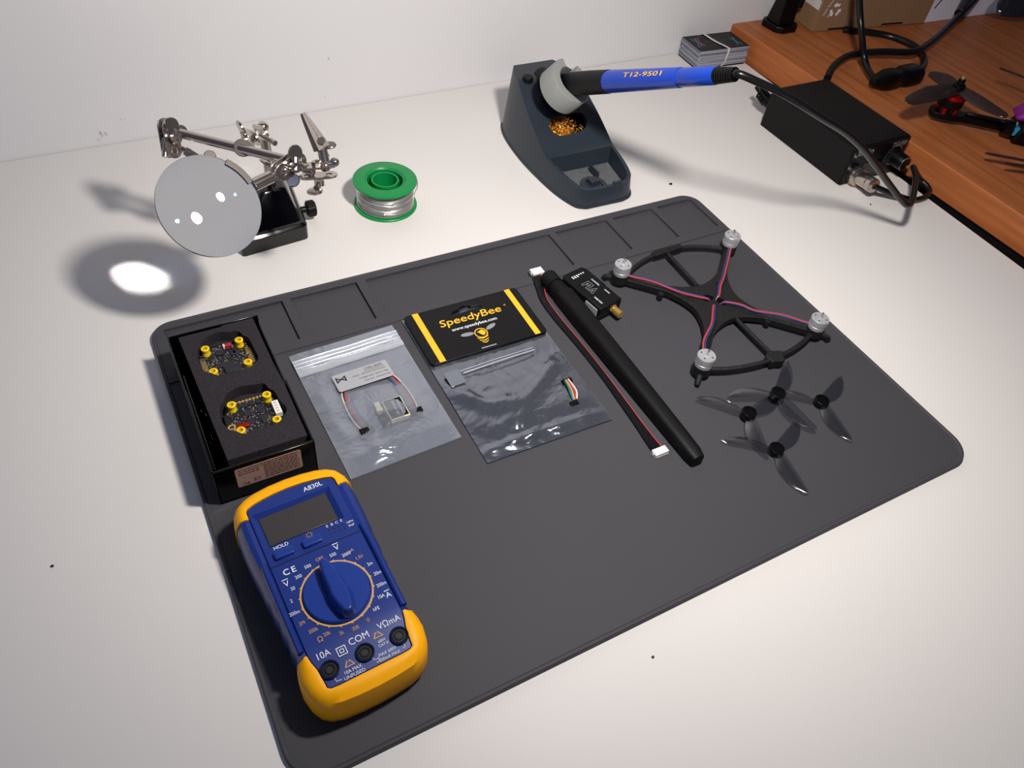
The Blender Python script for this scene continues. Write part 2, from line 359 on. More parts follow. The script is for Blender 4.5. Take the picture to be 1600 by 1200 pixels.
lv = [[(x, y, 0) for x, y in ins(O_, 3)], [(x, y, 2.5) for x, y in ins(O_, .8)], [(x, y, 8) for x, y in O_], [(x, y, 16) for x, y in O_], [(x, y, 23.5) for x, y in ins(O_, 1.2)],
      [(x, y, zt(y) - 1.4) for x, y in ins(O_, 3.4)], [(x * .25 + px * .75, y * .25 + py * .75, zt(y) - .7) for (x, y), (px, py) in zip(O_, PP)], [(x, y, zt(y) - 1.2) for x, y in PP]]
b.loft(lv, cap1=False)
lcdr = [(-22, 37.2), (19, 37.2), (19, 58.6), (-22, 58.6)]
b2 = ins(PP, .7)
pz = lambda y: zt(y) - .2
tr = tessellate_polygon([[V((x, y, 0)) for x, y in b2], [V((x, y, 0)) for x, y in lcdr]])
fl = b2 + lcdr
ids = [b.P((x, y, pz(y))) for x, y in fl]
for q in tr:
    a0, a1, a2 = [V(fl[i]) for i in q]
    if (a1 - a0).cross(a2 - a0) < 0: q = (q[0], q[2], q[1])
    b.F(*[ids[i] for i in q])
pe = [b.P((x, y, zt(y) - 1.2)) for x, y in PP]
for i in range(NO): j = (i + 1) % NO; b.F(pe[i], pe[j], ids[j], ids[i])
lin2 = [(-19.2, 38.9), (16.2, 38.9), (16.2, 56.4), (-19.2, 56.4)]
e1 = [b.P((x, y, 26.6)) for x, y in lin2]; e0 = ids[-4:]
for i in range(4): j = (i + 1) % 4; b.F(e0[i], e0[j], e1[j], e1[i])
b.F(*e1)
b.build('case', 'mblue', mm, smooth=28, recalc=False)
# holster: yellow shells over both ends
def shell(idx, closeends=True):
    s = MB(MX); sets = []
    L_ = [(0, 3, -.5), (2.5, .8, -.5), (8, 0, -.5), (16, 0, -.5), (24.2, 1.0, -.6)]
    off = [ins(O_, d + o) for z, d, o in L_]
    rows = [[(off[k][i][0], off[k][i][1], L_[k][0]) for i in idx] for k in range(5)]
    t5 = ins(O_, 3.2); rows.append([(t5[i][0], t5[i][1], zt(t5[i][1]) - .2) for i in idx])
    rows.append([(O_[i][0] * .2 + PP[i][0] * .8, O_[i][1] * .2 + PP[i][1] * .8, zt(PP[i][1]) + .55) for i in idx])
    rows.append([(PP[i][0], PP[i][1], zt(PP[i][1]) + .2) for i in idx])
    rows.append([(PP[i][0] * 1.005, PP[i][1], zt(PP[i][1]) - 2) for i in idx])
    i3 = ins(O_, 5); rows.append([(i3[i][0], i3[i][1], 20) for i in idx]); rows.append([(i3[i][0], i3[i][1], 1) for i in idx])
    n = len(idx); R_ = [[s.P(p) for p in r] for r in rows]
    for k in range(len(R_)):
        A, B = R_[k], R_[(k + 1) % len(R_)]
        for i in range(n - 1): s.F(A[i], A[i + 1], B[i + 1], B[i])
    s.F(*[r[0] for r in R_]); s.F(*[r[-1] for r in R_][::-1]); return s
nh = len(half)
bot = [i for i in range(nh) if half[i][0] <= -21]; topi = [i for i in range(nh) if half[i][0] >= 58]
def mir(i): return (NO - i) % NO
bidx = [mir(i) for i in bot[::-1] if i] + bot
tidx = topi + [mir(i) for i in topi[::-1] if 0 < i < nh - 1]
shell(bidx).build('holster_end', 'yellow', mm, smooth=50, label='yellow lower end of holster')
shell(tidx).build('holster_end', 'yellow', mm, smooth=50, label='yellow upper end of holster')
for sx in (-1, 1):   # raised side ribs of the case
    rp = spl([(sx * 25.4, 30, 27.9), (sx * 25.6, 20, 28.6), (sx * 25.4, 0, 28.6), (sx * 25.2, -20, 28.3)], 5)
    MB(MX).tube(rp, 1.7, 10).build('side_rib', 'mblue', mm)
MB(MX).box(-19.2, 16.2, 38.9, 56.4, 26.4, 27.2).build('display', 'lcd', mm, bevel=.2)
MB(MX).prism([(-23, 26.0), (23, 26.0), (23, 26.5), (-23, 26.5)], 28.6, 29.0).build('panel_seam', 'dblue', mm)
for x0, x1 in ((-19.6, -9.6), (-5.3, 4.7)):
    MB(MX).prism(rrect(x0, x1, 28.7, 33.1, .8, 3), 27, 30.8).build('push_button', 'mblue2', mm, bevel=.7, bseg=3)
k = MB(MX)
for r in range(2):
    for c in range(4): k.cyl((9.3 + c * 2.5, 31.3 + r * 2.3, 28.7), (9.3 + c * 2.5, 31.3 + r * 2.3, 28.95), .55, n=10)
k.build('transistor_socket', 'kprint', mm)
# rotary dial
k = MB(MX).lathe([(15.9, 28), (15.9, 30.2), (15.2, 31.0), (0.1, 31.2)], (0, 0, 0), n=64)
dial = k.build('rotary_dial', 'mblue2', mm, smooth=40)
k = MB(MX @ M.Rotation(math.radians(2.2), 4, 'Z'))
g0, g1 = [], []
for i in range(24):
    a = 2 * math.pi * i / 24; y = 15.6 * math.sin(a); w = (6.4 if math.sin(a) < 0 else 5.4) * (1 - .34 * abs(math.sin(a)) ** 2)
    x = w * (1 if math.cos(a) > 0 else -1) * abs(math.cos(a)) ** .35
    g0.append((x, y, 30.8)); g1.append((x * .62, y * .97, 38.5))
k.loft([g0, g1]); k.build('dial_grip', 'mblue2', dial, bevel=.9, bseg=3)
MB(MX).ring([(16.3, 28.9), (17.2, 28.9), (17.2, 29.25), (16.3, 29.25)], n=80).build('dial_ring', 'gprint', mm)
k = MB(MX); ZT = 29.05
names = ['OFF', '500', '200V', '1.5V', '2m', '20m', '200m', '10A', 'hFE', '·))', '200', '2k', '20k', '200k', '2M', '200m', '2', '20', '200', '500']
gold = {0, 3, 9, 10, 11, 12, 13, 14}
kg = MB(MX)
for i, s_ in enumerate(names):
    a = math.radians(90 + 2 - 18 * i); q = kg if i in gold else k; rr = 20.4
    q.text(s_, 2.6, (rr * math.cos(a) * 1.03, rr * math.sin(a), ZT), sx=.85)
    kg.cyl(((17.2) * math.cos(a), 17.2 * math.sin(a), 28.8), (17.2 * math.cos(a), 17.2 * math.sin(a), 29.2), .5, n=8)
k.text('A830L', 4.0, (11.6, 61.8, ZT), sx=.95, off=.02); k.text('HOLD', 2.7, (-14.6, 35.6, ZT), off=.02)
for i, c in enumerate('EBCE'): k.text(c, 2.1, (9.3 + 2.5 * i, 36.0, ZT), sx=1.1)
k.text('NPN', 1.7, (20.4, 33.4, ZT)); k.text('PNP', 1.7, (20.4, 31.2, ZT))
k.text('C', 4.6, (-17.2, 20.8, ZT), off=.06); k.text('E', 4.6, (-13.6, 20.8, ZT), off=.06)
k.text('V', 4.2, (-19.2, 15.0, ZT)); k.box(-20.7, -17.7, 17.3, 17.7, 28.8, ZT)
k.text('V', 4.2, (8.9, 22.6, ZT)); k.box(7.4, 10.4, 24.8, 25.2, 28.8, ZT)
k.text('A', 4.0, (20.9, -12.2, ZT)); k.box(19.6, 22.2, -9.9, -9.5, 28.8, ZT)
kg.text('Ω', 3.6, (-15.3, -18.0, ZT)); kg.text('mA', 2.3, (14.2, 17.9, ZT))
k.text('10A', 4.6, (-16.9, -25.1, zt(-26) + .15), sx=.9); k.text('COM', 4.8, (.2, -25.4, zt(-26) + .15), sx=.9); k.text('VΩmA', 4.4, (15.4, -24.6, zt(-25) + .15), sx=.9)
k.text('10A MAX', 2.3, (-7.6, -36.9, zt(-36.4) + .1), sx=.9); k.text('UNFUSED', 2.3, (-7.6, -39.2, zt(-38.6) + .1), sx=1)
k.text('600V', 1.9, (9, -30.9, zt(-30.4) + .1), sx=.9); k.text('CAT.II', 1.9, (9, -32.8, zt(-32.3) + .1), sx=.95)
k.text('MAX 600V', 2.1, (9.2, -36.6, zt(-36.1) + .1), sx=.9); k.text('200mA MAX', 2.1, (9.4, -38.8, zt(-38.3) + .1), sx=.9)
def lrect(mb, x0, x1, y0, y1, w, z): mb.prism([(x0, y0), (x1, y0), (x1, y1), (x0, y1)], z - .3, z, [[(x0 + w, y0 + w), (x1 - w, y0 + w), (x1 - w, y1 - w), (x0 + w, y1 - w)]])
lrect(k, -11, -6.6, -29.4, -25.0, .4, ZT - .55); lrect(k, -9.8, -7.8, -28.2, -26.2, .35, ZT - .55)
for x, y in ((-8, -33.2), (8.4, -27.2)):
    kg.prism([(x - 2.5, y - 1.7), (x + 2.5, y - 1.7), (x, y + 2.5)], 27.0, zt(y - 1.5) + .12, [[(x - 1.7, y - 1.25), (x + 1.7, y - 1.25), (x, y + 1.5)]]); kg.text('!', 2.3, (x, y - .2, zt(y) + .1))
for x0, x1, y0 in ((-16, -13.5, -38.3), (2.3, 4.2, -37.2), (4.6, 3.0, -38.6), (17.4, 16.2, -38)):
    k.tube([(x0, y0 + 1.8, zt(y0)), (x0, y0, zt(y0)), (x1, y0 - .3, zt(y0))], .22, 4)
for i in range(8):
    a = i * math.pi / 4; kg.tube([(-.3 + math.cos(a) * .9, 35.4 + math.sin(a) * .9, ZT - .1), (-.3 + math.cos(a) * 1.8, 35.4 + math.sin(a) * 1.8, ZT - .1)], .18, 4)
k.build('white_markings', 'wprint', mm, smooth=None, recalc=False); kg.build('gold_markings', 'gprint', mm, smooth=None, recalc=False)
for x, z_ in ((-16.6, 27.8), (.1, 27.8), (17.0, 27.8)):
    j = MB(MX).ring([(4.4, z_ - 2), (4.4, z_ + .45), (4.0, z_ + .7), (3.2, z_ + .2), (2.6, z_ - 1)], (x, -32.4, 0), n=28).build('test_jack', 'dblue', mm)
    MB(MX).cyl((x, -32.4, z_ - 1), (x, -32.4, z_ - .05), 3.2, n=24).build('jack_well', 'gapblack', j)
    MB(MX).ring([(2.5, z_ - 1), (2.5, z_ + .3), (1.7, z_ + .3), (1.7, z_ - 1)], (x, -32.4, 0), n=24).build('jack_sleeve', 'black', j)

# ================================================================== OPEN BOX WITH FOAM AND TWO BOARDS
bx = thing('open_box', 'black glossy open cardboard box lined with foam, upper left of mat', 'box', (36, 213, .8))
t_ = 1.2
k = MB().box(8.5, 63.5, 157, 269, .8, 2.2)
k.box(8.5, 9.7, 157, 269, .8, 29); k.box(8.5, 63.5, 157, 158.6, .8, 29); k.box(8.5, 63.5, 267.8, 269, .8, 27); k.box(62.3, 63.5, 157, 207, .8, 29); k.box(62.3, 63.5, 207, 269, .8, 22)
k.box(10.4, 11.4, 160, 233, 2.2, 28.2)
k.build('carton', 'gblack', bx, bevel=.35)
def blob(cx, cy, lob):
    r = []
    for i in range(72):
        a = 2 * math.pi * i / 72; c_, s_ = math.cos(a), math.sin(a)
        rr = 15.8 / (abs(c_) ** 3.4 + abs(s_) ** 3.4) ** (1 / 3.4)
        for la, lh, lw in lob: rr += lh * math.exp(-((math.degrees(a) - la + 180) % 360 - 180) ** 2 / (2 * lw * lw))
        rr -= 1.6 * math.exp(-((math.degrees(a) - 45 + 180) % 360 - 180) ** 2 / 80) + 1.6 * math.exp(-((math.degrees(a) - 225 + 180) % 360 - 180) ** 2 / 80) + 1.4 * math.exp(-((math.degrees(a) - 135 + 180) % 360 - 180) ** 2 / 80)
        r.append((cx + rr * c_, cy + rr * s_))
    return r
H1 = blob(37.6, 241.5, ((95, 4.2, 20), (55, 2.0, 8), (-35, 1.2, 12), (180, .6, 14)))
H2 = blob(39.4, 193.5, ((95, 3.8, 22), (55, 2.2, 8), (-20, 2.2, 10), (180, 1.6, 16)))
fo = [(18.2, 163.6), (61.6, 163.6), (61.6, 207), (60.6, 232), (58.5, 269.9), (41, 269.9), (41, 268.2), (39.3, 268.2), (39.3, 267), (14.6, 267), (14.6, 262)]
fo = [(18.2, 164.0), (61.6, 164.0), (61.4, 207), (60.4, 226), (60, 266.5), (40.5, 266.5), (40.5, 265.6), (15.0, 265.6)]
k = MB().prism(fo, 19.5, 27.2, [H1, H2]); k.prism([(x, y) for x, y in fo], 2.2, 19.4)
k.build('foam_insert', 'foam', bx, smooth=25)
# label on the near face
lab = thing
y0 = 156.9
k = MB(); a, b_ = uny(366, 737, y0), uny(470, 700, y0); c_, d_ = uny(472, 726, y0), uny(374, 765, y0)
zt_, zb_ = (a.z + b_.z) / 2, (c_.z + d_.z) / 2; xl, xr = (a.x + d_.x) / 2, (b_.x + c_.x) / 2
zb_ = max(zb_, 5); k = MB(T((0, y0, 0), (1, 0, 0), (0, 0, 1), (0, -1, 0))).prism(rrect(xl, xr, zb_, zt_, 1, 3), 0, .12)
lb = k.build('paper_label', 'tan', bx)
k = MB(T((0, y0 - .14, 0), (1, 0, 0), (0, 0, 1), (0, -1, 0)))
hh = zt_ - zb_
for r in range(9):
    z_ = zt_ - hh * (.08 + .1 * r); x = xl + (15.0 if r > 1 else 13.5)
    while x < xr - 2: w = random.uniform(.8, 2.8); k.box(x, min(x + w, xr - 1.2), z_ - hh * .02, z_ + hh * .02, 0, .03); x += w + .5
for r in range(3):
    z_ = zt_ - hh * (.1 + .12 * r); x = xl + 1.5
    while x < xl + 12: w = random.uniform(.6, 2); k.box(x, x + w, z_ - hh * .02, z_ + hh * .02, 0, .03); x += w + .45
k.text('FC', hh * .22, (xl + 4.2, zb_ + hh * .13, 0), x=(-1, 0, 0), y=(0, -1, 0), off=.03); k.text('CE', hh * .22, (xl + 10.5, zb_ + hh * .2, 0), x=(-1, 0, 0), y=(0, -1, 0), off=.03)
k.build('print', 'kprint', lb, smooth=None, recalc=False)
# black plastic bag tucked into the slot
def bagf(u, v):
    y = 161 + 104 * v; xa = 11.6; xb = 17.2 - 2.6 * v
    return (xa + (xb - xa) * u, y, 13 + 6 * noise.noise(V((u * 2.1, v * 9, 3))) + 5 * noise.noise(V((u * 5, v * 26, 1))) + 3 * math.sin(u * 3.1))
tag(MB().grid(10, 70, bagf, .5).build('black_plastic_bag', 'gblack', smooth=60), 'crumpled black plastic bag stuffed beside the foam in open box', 'bag')

def board(name, label, cx, cy, kind):
    z = 20.5; o = thing(name, label, 'circuit board', (cx, cy, z))
    pts = []
    for sx, sy in ((1, 1), (-1, 1), (-1, -1), (1, -1)):
        q = [(16.0, 7.5), (14.5, 8.5), (14.2, 13.2), (13.2, 14.2), (8.5, 14.5), (7.5, 15.2)]
        if sx * sy < 0: q = q[::-1]
        pts += [(cx + sx * a, cy + sy * b) for a, b in q]
    MB().prism(pts, z, z + 1.4).build('circuit_board', 'pcb', o)
    zt = z + 1.4; k = MB(); rnd = random.Random(3 if kind else 8)
    for _ in range(340):
        x, y = rnd.uniform(-14, 14), rnd.uniform(-13.5, 13.5); w, h = rnd.choice([(.9, .45), (.45, .9), (.7, .4), (.35, .35)])
        k.m = rnd.choice([0, 1, 1, 2, 3, 3]); k.box(cx + x - w / 2, cx + x + w / 2, cy + y - h / 2, cy + y + h / 2, zt, zt + .35)
    for s_ in (-1, 1):
        n = 11 if not kind else 8
        for i in range(n):
            k.m = 2
            if not kind: y = cy - 6.5 + i * 1.3; k.box(cx + s_ * 13.4 - 1.6, cx + s_ * 13.4 + 1.6, y - .28, y + .28, zt, zt + .15); 
            else: x = cx - 7 + i * 2; k.cyl((x, cy + s_ * 14.2, zt - .05), (x, cy + s_ * 14.2, zt + .15), .85, n=12)
    if kind:
        for yy in (-2.5, -6.5):
            k.m = 2; k.ring([(2.3, zt), (2.3, zt + .15), (1.2, zt + .15), (1.2, zt)], (cx - 13.6, cy + yy, 0), n=20)
    st = k.build('surface_components', ['chip', 'moss', 'gold', 'sprint'], o, smooth=None); st['kind'] = 'stuff'
    def ch(x0, x1, y0, y1, h, m_='chip', nm='chip'): MB().box(cx + x0, cx + x1, cy + y0, cy + y1, zt, zt + h).build(nm, m_, o, bevel=.12)
    if not kind:
        ch(-7, 2.5, -5, -1, .9); ch(-5, -.5, 6, 10, .8); ch(3, 6, 3, 6.5, .8); ch(-3.5, 6, -12.5, -6.5, 2.6, 'chip', 'usb_connector'); ch(4.5, 8, 4, 7, .8)
        ch(1, 5.4, 10, 12.6, 2.2, 'red', 'led'); ch(.2, 1.4, 10, 12.6, 2.25, 'wwhite', 'pad')
    else:
        for x in (-3, 4.5):
            for y in (4, -2.5): ch(x - 2, x + 2, y - 2, y + 2, .8)
        for i in range(5):
            for y in (10.8, -10.8): ch(-9.2 + i * 4.2, -6.0 + i * 4.2, y - 1.5, y + 1.5, .8)
        ch(-11, -4.5, -5.8, -3.2, 2.0, 'redm', 'capacitor')
        k = MB().box(cx + 10.8, cx + 14.6, cy - 5, cy + 5, zt, zt + 3.6); cn = k.build('connector', 'white', o, bevel=.15)
        k = MB()
        for i in range(4): k.box(cx + 11.9, cx + 13.3, cy - 3.6 + i * 2.1, cy - 2.8 + i * 2.1, zt + 3.5, zt + 3.7)
        k.build('pins', 'gprint', cn)
    for sx, sy in ((1, 1), (-1, 1), (-1, -1), (1, -1)):
        MB().ring([(2.5, zt - 1.6), (2.5, zt + .7), (2.15, zt + 1.3), (2.15, zt + 3.3), (2.5, zt + 3.7), (2.5, zt + 4.8), (2.2, zt + 5), (1.3, zt + 5), (1.3, zt - 1.6)], (cx + sx * 10, cy + sy * 10, 0), n=20).build('rubber_grommet', 'rubY', o)
    return o
board('flight_controller', 'small black circuit board with four yellow grommets, upper foam cutout', 37.2, 241.2, 0)
board('speed_controller_board', 'black circuit board with gold edge pads and white connector, lower foam cutout', 39.9, 192.0, 1)

# ================================================================== SILVER ZIP BAG WITH GPS MODULE
gb = thing('zip_bag', 'silver translucent antistatic zip bag with grey sticker', 'bag', (112, 198, 0))
def gbx(u, v): return 78 + (75 - 78) * v + u * (149.3 - 78 + (147.4 - 75 - 71.3) * v), 144.4 + (251 - 144.4) * v + u * 2.6
def env(u, v): return max(0, min(1, min(u, 1 - u) * 9)) * max(0, min(1, min(v, .8 - v) * 9))
def wr(u, v, s=1): return noise.noise(V((u * 3 * s, v * 4 * s, 1.7))) + .5 * noise.noise(V((u * 8 * s, v * 6 * s + u * 4, 5))) 
def gtop(u, v):
    x, y = gbx(u, v); e = env(u, v); g = math.exp(-((x - 118) / 13) ** 2 - ((y - 180) / 12) ** 2)
    rim = .5 * noise.noise(V((u * 3, v * 3, 9)))
    return (x, y, 1.1 + rim * .5 + e * (2.2 + 1.3 * wr(u, v)) + 4.9 * g * e)
MB().grid(40, 56, gtop).build('front_film', 'film', gb, smooth=80, recalc=False)
MB().grid(14, 20, lambda u, v: (*gbx(u, v), .35), .2).build('back_film', 'filmback', gb, smooth=60)
k = MB()
for v0 in (.875, .905, .935):
    k.tube([(*gbx(u, v0), 1.6 + .25 * math.sin(u * 9)) for u in [i / 24 for i in range(25)]], .8, 8)
def zf(u, v): x, y = gbx(u, .80 + .145 * v); return (x, y, 1.55 + .35 * math.sin(v * 9.4) + .15 * math.sin(u * 20))
k.grid(24, 14, zf); k.build('zip_closure', 'zip', gb, smooth=70, recalc=False, label='ribbed clear zip strip')
LM = RZ((111.6, 213.4, 7.3), 2)
LM = M.Translation(V((111.6, 213.3, 5.2))) @ M.Rotation(math.radians(1.5), 4, 'Z')
k = MB(LM).prism(rrect(-18.4, 18.4, -7.4, 7.4, 1.6, 4), 0, .15); st = k.build('sticker', 'sticker', gb, label='grey printed sticker')
k = MB(LM); z = .2
k.text('COPJ-18GPS', 2.7, (8.8, 4.9, z), sx=.85, off=.01); k.box(2.0, 15.8, 3.2, 3.4, .1, z)
k.text('Name:  WS-M181 GPS Module', 1.75, (4.8, 1.6, z)); k.text('Configuration:  Built-in Mag', 1.75, (6.6, -1.4, z)); k.text('Function:  Anti-Jamming', 1.75, (8.2, -4.3, z))
for sx, cx in ((1, -16.9), (-1, -10.4)):
    k.prism([(cx, -.2), (cx, 5.0), (cx + sx * 3.9, 2.4)], .1, z, [[(cx + sx * .9, 1.2), (cx + sx * .9, 3.6), (cx + sx * 2.5, 2.4)]])
    k.prism([(cx + sx * 1.3, 1.8), (cx + sx * 1.3, 3.0), (cx + sx * 2.1, 2.4)], .1, z)
k.build('print', 'kprint', st, smooth=None, recalc=False)
# contents
g = thing('gps_module', 'small square GPS module with black label, inside the silver bag', 'gps module', (119, 180, .6))
MB().box(109, 127, 171.5, 189.5, .6, 1.6).build('circuit_board', 'pcb', g)
MB().box(114.2, 126.6, 172.0, 188.6, 1.6, 5.6).build('antenna_block', 'cream', g, bevel=.3)
lbm = MB().box(114.8, 126.0, 172.8, 188, 5.6, 5.75).build('black_label', 'card', g)
k = MB(); k.text('WALKSNAIL', 2.1, (123.2, 180.4, 5.8), x=(0, -1, 0), y=(1, 0, 0), off=.03); k.text('WS-M181 GPS', 1.9, (120.0, 180.4, 5.8), x=(0, -1, 0), y=(1, 0, 0), off=.02)
k.build('print', 'wprint', lbm, smooth=None, recalc=False)
MB().box(109.2, 112.8, 182.2, 189.6, 1.6, 5.2).build('connector', 'cream', g, bevel=.3)
MB().box(110, 113, 174, 177, 1.6, 2.4).build('chip', 'chip', g)
ld = thing('wire_harness', 'short six-wire lead with black connectors, inside the silver bag', 'cable', (113, 200, .6))
cols = ['wwhite', 'wblack', 'wred', 'wpink', 'wteal', 'wblue']
for i, c in enumerate(cols):
    o = (i - 2.5) * 1.15
    pth = spl([(98.6 + o * .9, 174.5, 2.2), (96.6 + o, 184, 2.4), (96.0 + o * .9, 196, 2.6), (98.5 + o * .8, 209, 3), (108, 216.5 - o * .6, 3), (119, 217 - o * .6, 3), (127.2 - o * .6, 210, 3), (130.6 - o * .9, 198, 2.6), (131.4 - o, 186, 2.4), (131 - o * .9, 177, 2.3)], 6)
    MB().tube(pth, .55, 6).build('wire', c, ld)
for cx, cy in ((98.6, 172.4), (131.2, 174.8)):
    k = MB().box(cx - 4.4, cx + 4.4, cy - 1.6, cy + 2, .6, 4.2)
    for i in range(6): k.box(cx - 3.9 + i * 1.4, cx - 3.2 + i * 1.4, cy - 2.4, cy - 1.6, 3.2, 3.9)
    k.build('connector', 'black', ld, bevel=.2)

# ================================================================== SPEEDYBEE BAG
sb = thing('carded_bag', 'dark antistatic bag with black and yellow SpeedyBee header card', 'bag', (200, 190, 0))
def sbx(u, v): return 155 + u * (243.6 - 155), 122.8 + v * (255 - 122.8) - u * 1.4
def senv(u, v): return max(0, min(1, min(u, 1 - u) * 7)) * max(0, min(1, min(v - .05, .52 - v) * 9))
def stop(u, v):
    x, y = sbx(u, v); e = senv(u, v)
    fold = math.exp(-((v - .30 - .16 * (u - .5) ** 2 * 4 + .05 * math.sin(u * 5)) / .05) ** 2)
    return (x, y, 1.2 + e * (3.0 + 2.2 * wr(u, v, .9) + 3.0 * fold) + .4 * noise.noise(V((u * 4, v * 4, 2))) + 2.6 * math.exp(-((v - .055) / .025) ** 2) * max(0, min(1, 6 * min(u, 1 - u))) * (1 + noise.noise(V((u * 9, 0, 0)))) * (0 if v < .01 else 1))
MB().grid(48, 72, stop).build('front_film', 'film2', sb, smooth=80, recalc=False)
MB().grid(14, 20, lambda u, v: (*sbx(u, v), .35), .2).build('back_film', 'film2back', sb, smooth=60)
k = MB().tube([(172, 192.0, 3.6), (190, 192.3, 4.2), (210, 192.6, 4.3), (226, 193, 3.7)], .5, 8); k.tube([(171, 194.6, 3.4), (190, 195, 4.0), (226, 195.4, 3.6)], .3, 8)
k.build('zip_closure', 'zip', sb, label='clear zip ridge')
MB().prism([(160, 184), (170.5, 184.6), (170.5, 197), (160, 196.5)], 3.3, 3.5).build('corner_sticker', 'filmback', sb)
HM = M.Translation(V((199.8, 230.2, 2.4))) @ M.Rotation(math.radians(-.6), 4, 'Z')
hole = [(-11.5, 15.6), (-11.2, 14.4), (11.2, 14.4), (11.5, 15.6), (9.5, 17.2), (4.6, 17.6), (3.2, 19.6), (0, 20.6), (-3.2, 19.6), (-4.6, 17.6), (-9.5, 17.2)]
hd = MB(HM).prism(rrect(-43.6, 43.6, -24.6, 24.6, 2.6, 4), -1.4, 1.6, [hole]).build('header_card', 'card', sb, bevel=.25, label='black header card with yellow stripes')
k = MB(HM); z = 1.72
for a, b_ in ((-37.6, -33.2), (34.0, 38.2)): k.prism([(a, -24.4), (b_, -24.4), (b_, 24.4), (a, 24.4)], 1.5, z)
k.text('SpeedyBee', 9.2, (-.6, 8.1, z), sx=1.17, off=.08, shear=.15); k.text('®', 2.2, (27.5, 10.2, z))
for yy, w in ((-13.4, 4.2), (-15.6, 3.6), (-17.6, 2.6)): k.prism([(-1 - w, yy + .6), (0 - 1, yy - .6), (w - 1, yy + .6), (w - 1 - .4, yy - .2), (-1, yy - 1.4), (-1 - w + .4, yy - .2)], 1.5, z)
k.ring([(4.0, 1.5), (4.7, 1.5), (4.7, z), (4.0, z)], (-.4, -9.2, 0), n=28); k.prism([(-2.6, -7.6), (1.2, -6.2), (3.0, -8.6), (2.2, -11.8), (-.2, -11.4), (-1.4, -9.4)], 1.5, z)
k.build('yellow_print', 'yprint', hd, smooth=None, recalc=False)
k = MB(HM); k.text('www.speedybee.com', 4.0, (-.9, .2, z), off=.05, sx=1.0); k.build('white_print', 'wprint', hd, smooth=None, recalc=False)
k = MB(HM)
for cx, a, w in ((-9.8, 8, 4.8), (8.6, 22, 4.4)):
    R_ = M.Translation(V((cx, -7.2 + (1.4 if cx > 0 else 0), 0))) @ M.Rotation(math.radians(a * (1 if cx > 0 else -.6)), 4, 'Z'); kk = MB(HM @ R_).prism(circ(0, 0, w, 24, 0, 1.7), 1.5, z); b0 = len(k.v); k.v += kk.v; k.f += [tuple(i + b0 for i in f_) for f_ in kk.f]; k.mi += kk.mi
k.prism(rrect(-6.5, 4.8, -23.2, -22.2, .45, 3), 1.5, z); k.build('grey_print', 'sprint', hd, smooth=None, recalc=False)
MB(HM).ring([(2.9, 1.5), (3.7, 1.5), (3.7, z + .02), (2.9, z + .02)], (-.4, -9.2, 0), n=28, a0=100, a1=330).build('dark_print', 'kprint', hd)
q = thing('wire_harness', 'short multi-colour lead barely visible inside the dark SpeedyBee bag', 'cable', (229, 150, .6))
for i, c in enumerate(['wteal', 'gprint', 'wred', 'wwhite']): MB().tube(spl([(230 + i * .9, 160, 4.6), (228.5 + i * 1.2, 152 - i, 5.4), (226.5 + i * .9, 143, 4.4)], 6), .6, 6).build('wire', c, q)
MB().box(228, 235, 157.5, 161, 1, 5).build('connector', 'black', q, bevel=.2)
MB().box(223, 229, 139.5, 142.5, 1, 4.5).build('connector', 'black', q, bevel=.2)

# ================================================================== SIGNAL CABLE, ANTENNA, TELEMETRY RADIO
cb = thing('signal_cable', 'long black and red ribbon cable with white plug at each end on mat', 'cable', (257, 178, 0))
path = [(266.5, 262, 2.2), (262.8, 250, 2.0), (258.6, 237, 1.6), (257.4, 218, 1.4), (258.2, 195, 1.4), (258.6, 175, 1.5), (258.4, 152, 1.6), (257.6, 130, 1.5), (257.2, 112, 1.3), (256.6, 98, 1.3), (256.4, 90, 1.6)]
for i in range(7):
    o = (i - 3)
    wdt = [1.15, .95, .75, .62, .55, .5, .5, .62, .8, 1.0, 1.1]
    p = [(x + o * w_ * 1.05, y, z + (.25 if i % 2 else 0) + (.9 * (i - 2) / 4 if 3 <= k_ <= 7 else 0)) for k_, ((x, y, z), w_) in enumerate(zip(path, wdt))]
    MB().tube(spl(p, 6), .58, 6).build('wire', 'wred' if i == 6 else 'wblack', cb, label='red wire' if i == 6 else None)
def plug(cx, cy, w, l, z0, dirn):
    k = MB().box(cx - w / 2, cx + w / 2, cy - l / 2, cy + l / 2, z0, z0 + 3.4)
    for i in range(7): x = cx - w * .4 + w * .8 * i / 6; k.box(x - .3, x + .3, cy + dirn * l / 2 - .2, cy + dirn * (l / 2 + 1.0) + .2, z0 + 1, z0 + 2)
    k.box(cx - w / 2 - .5, cx - w / 2, cy - .8, cy + .8, z0 + .5, z0 + 2.6); k.box(cx + w / 2, cx + w / 2 + .5, cy - .8, cy + .8, z0 + .5, z0 + 2.6)
    k.build('plug', 'white', cb, bevel=.25, label='white plug')
plug(268, 265, 9.6, 6.6, .85, 1); plug(256.4, 87.0, 10, 5, 0, -1)

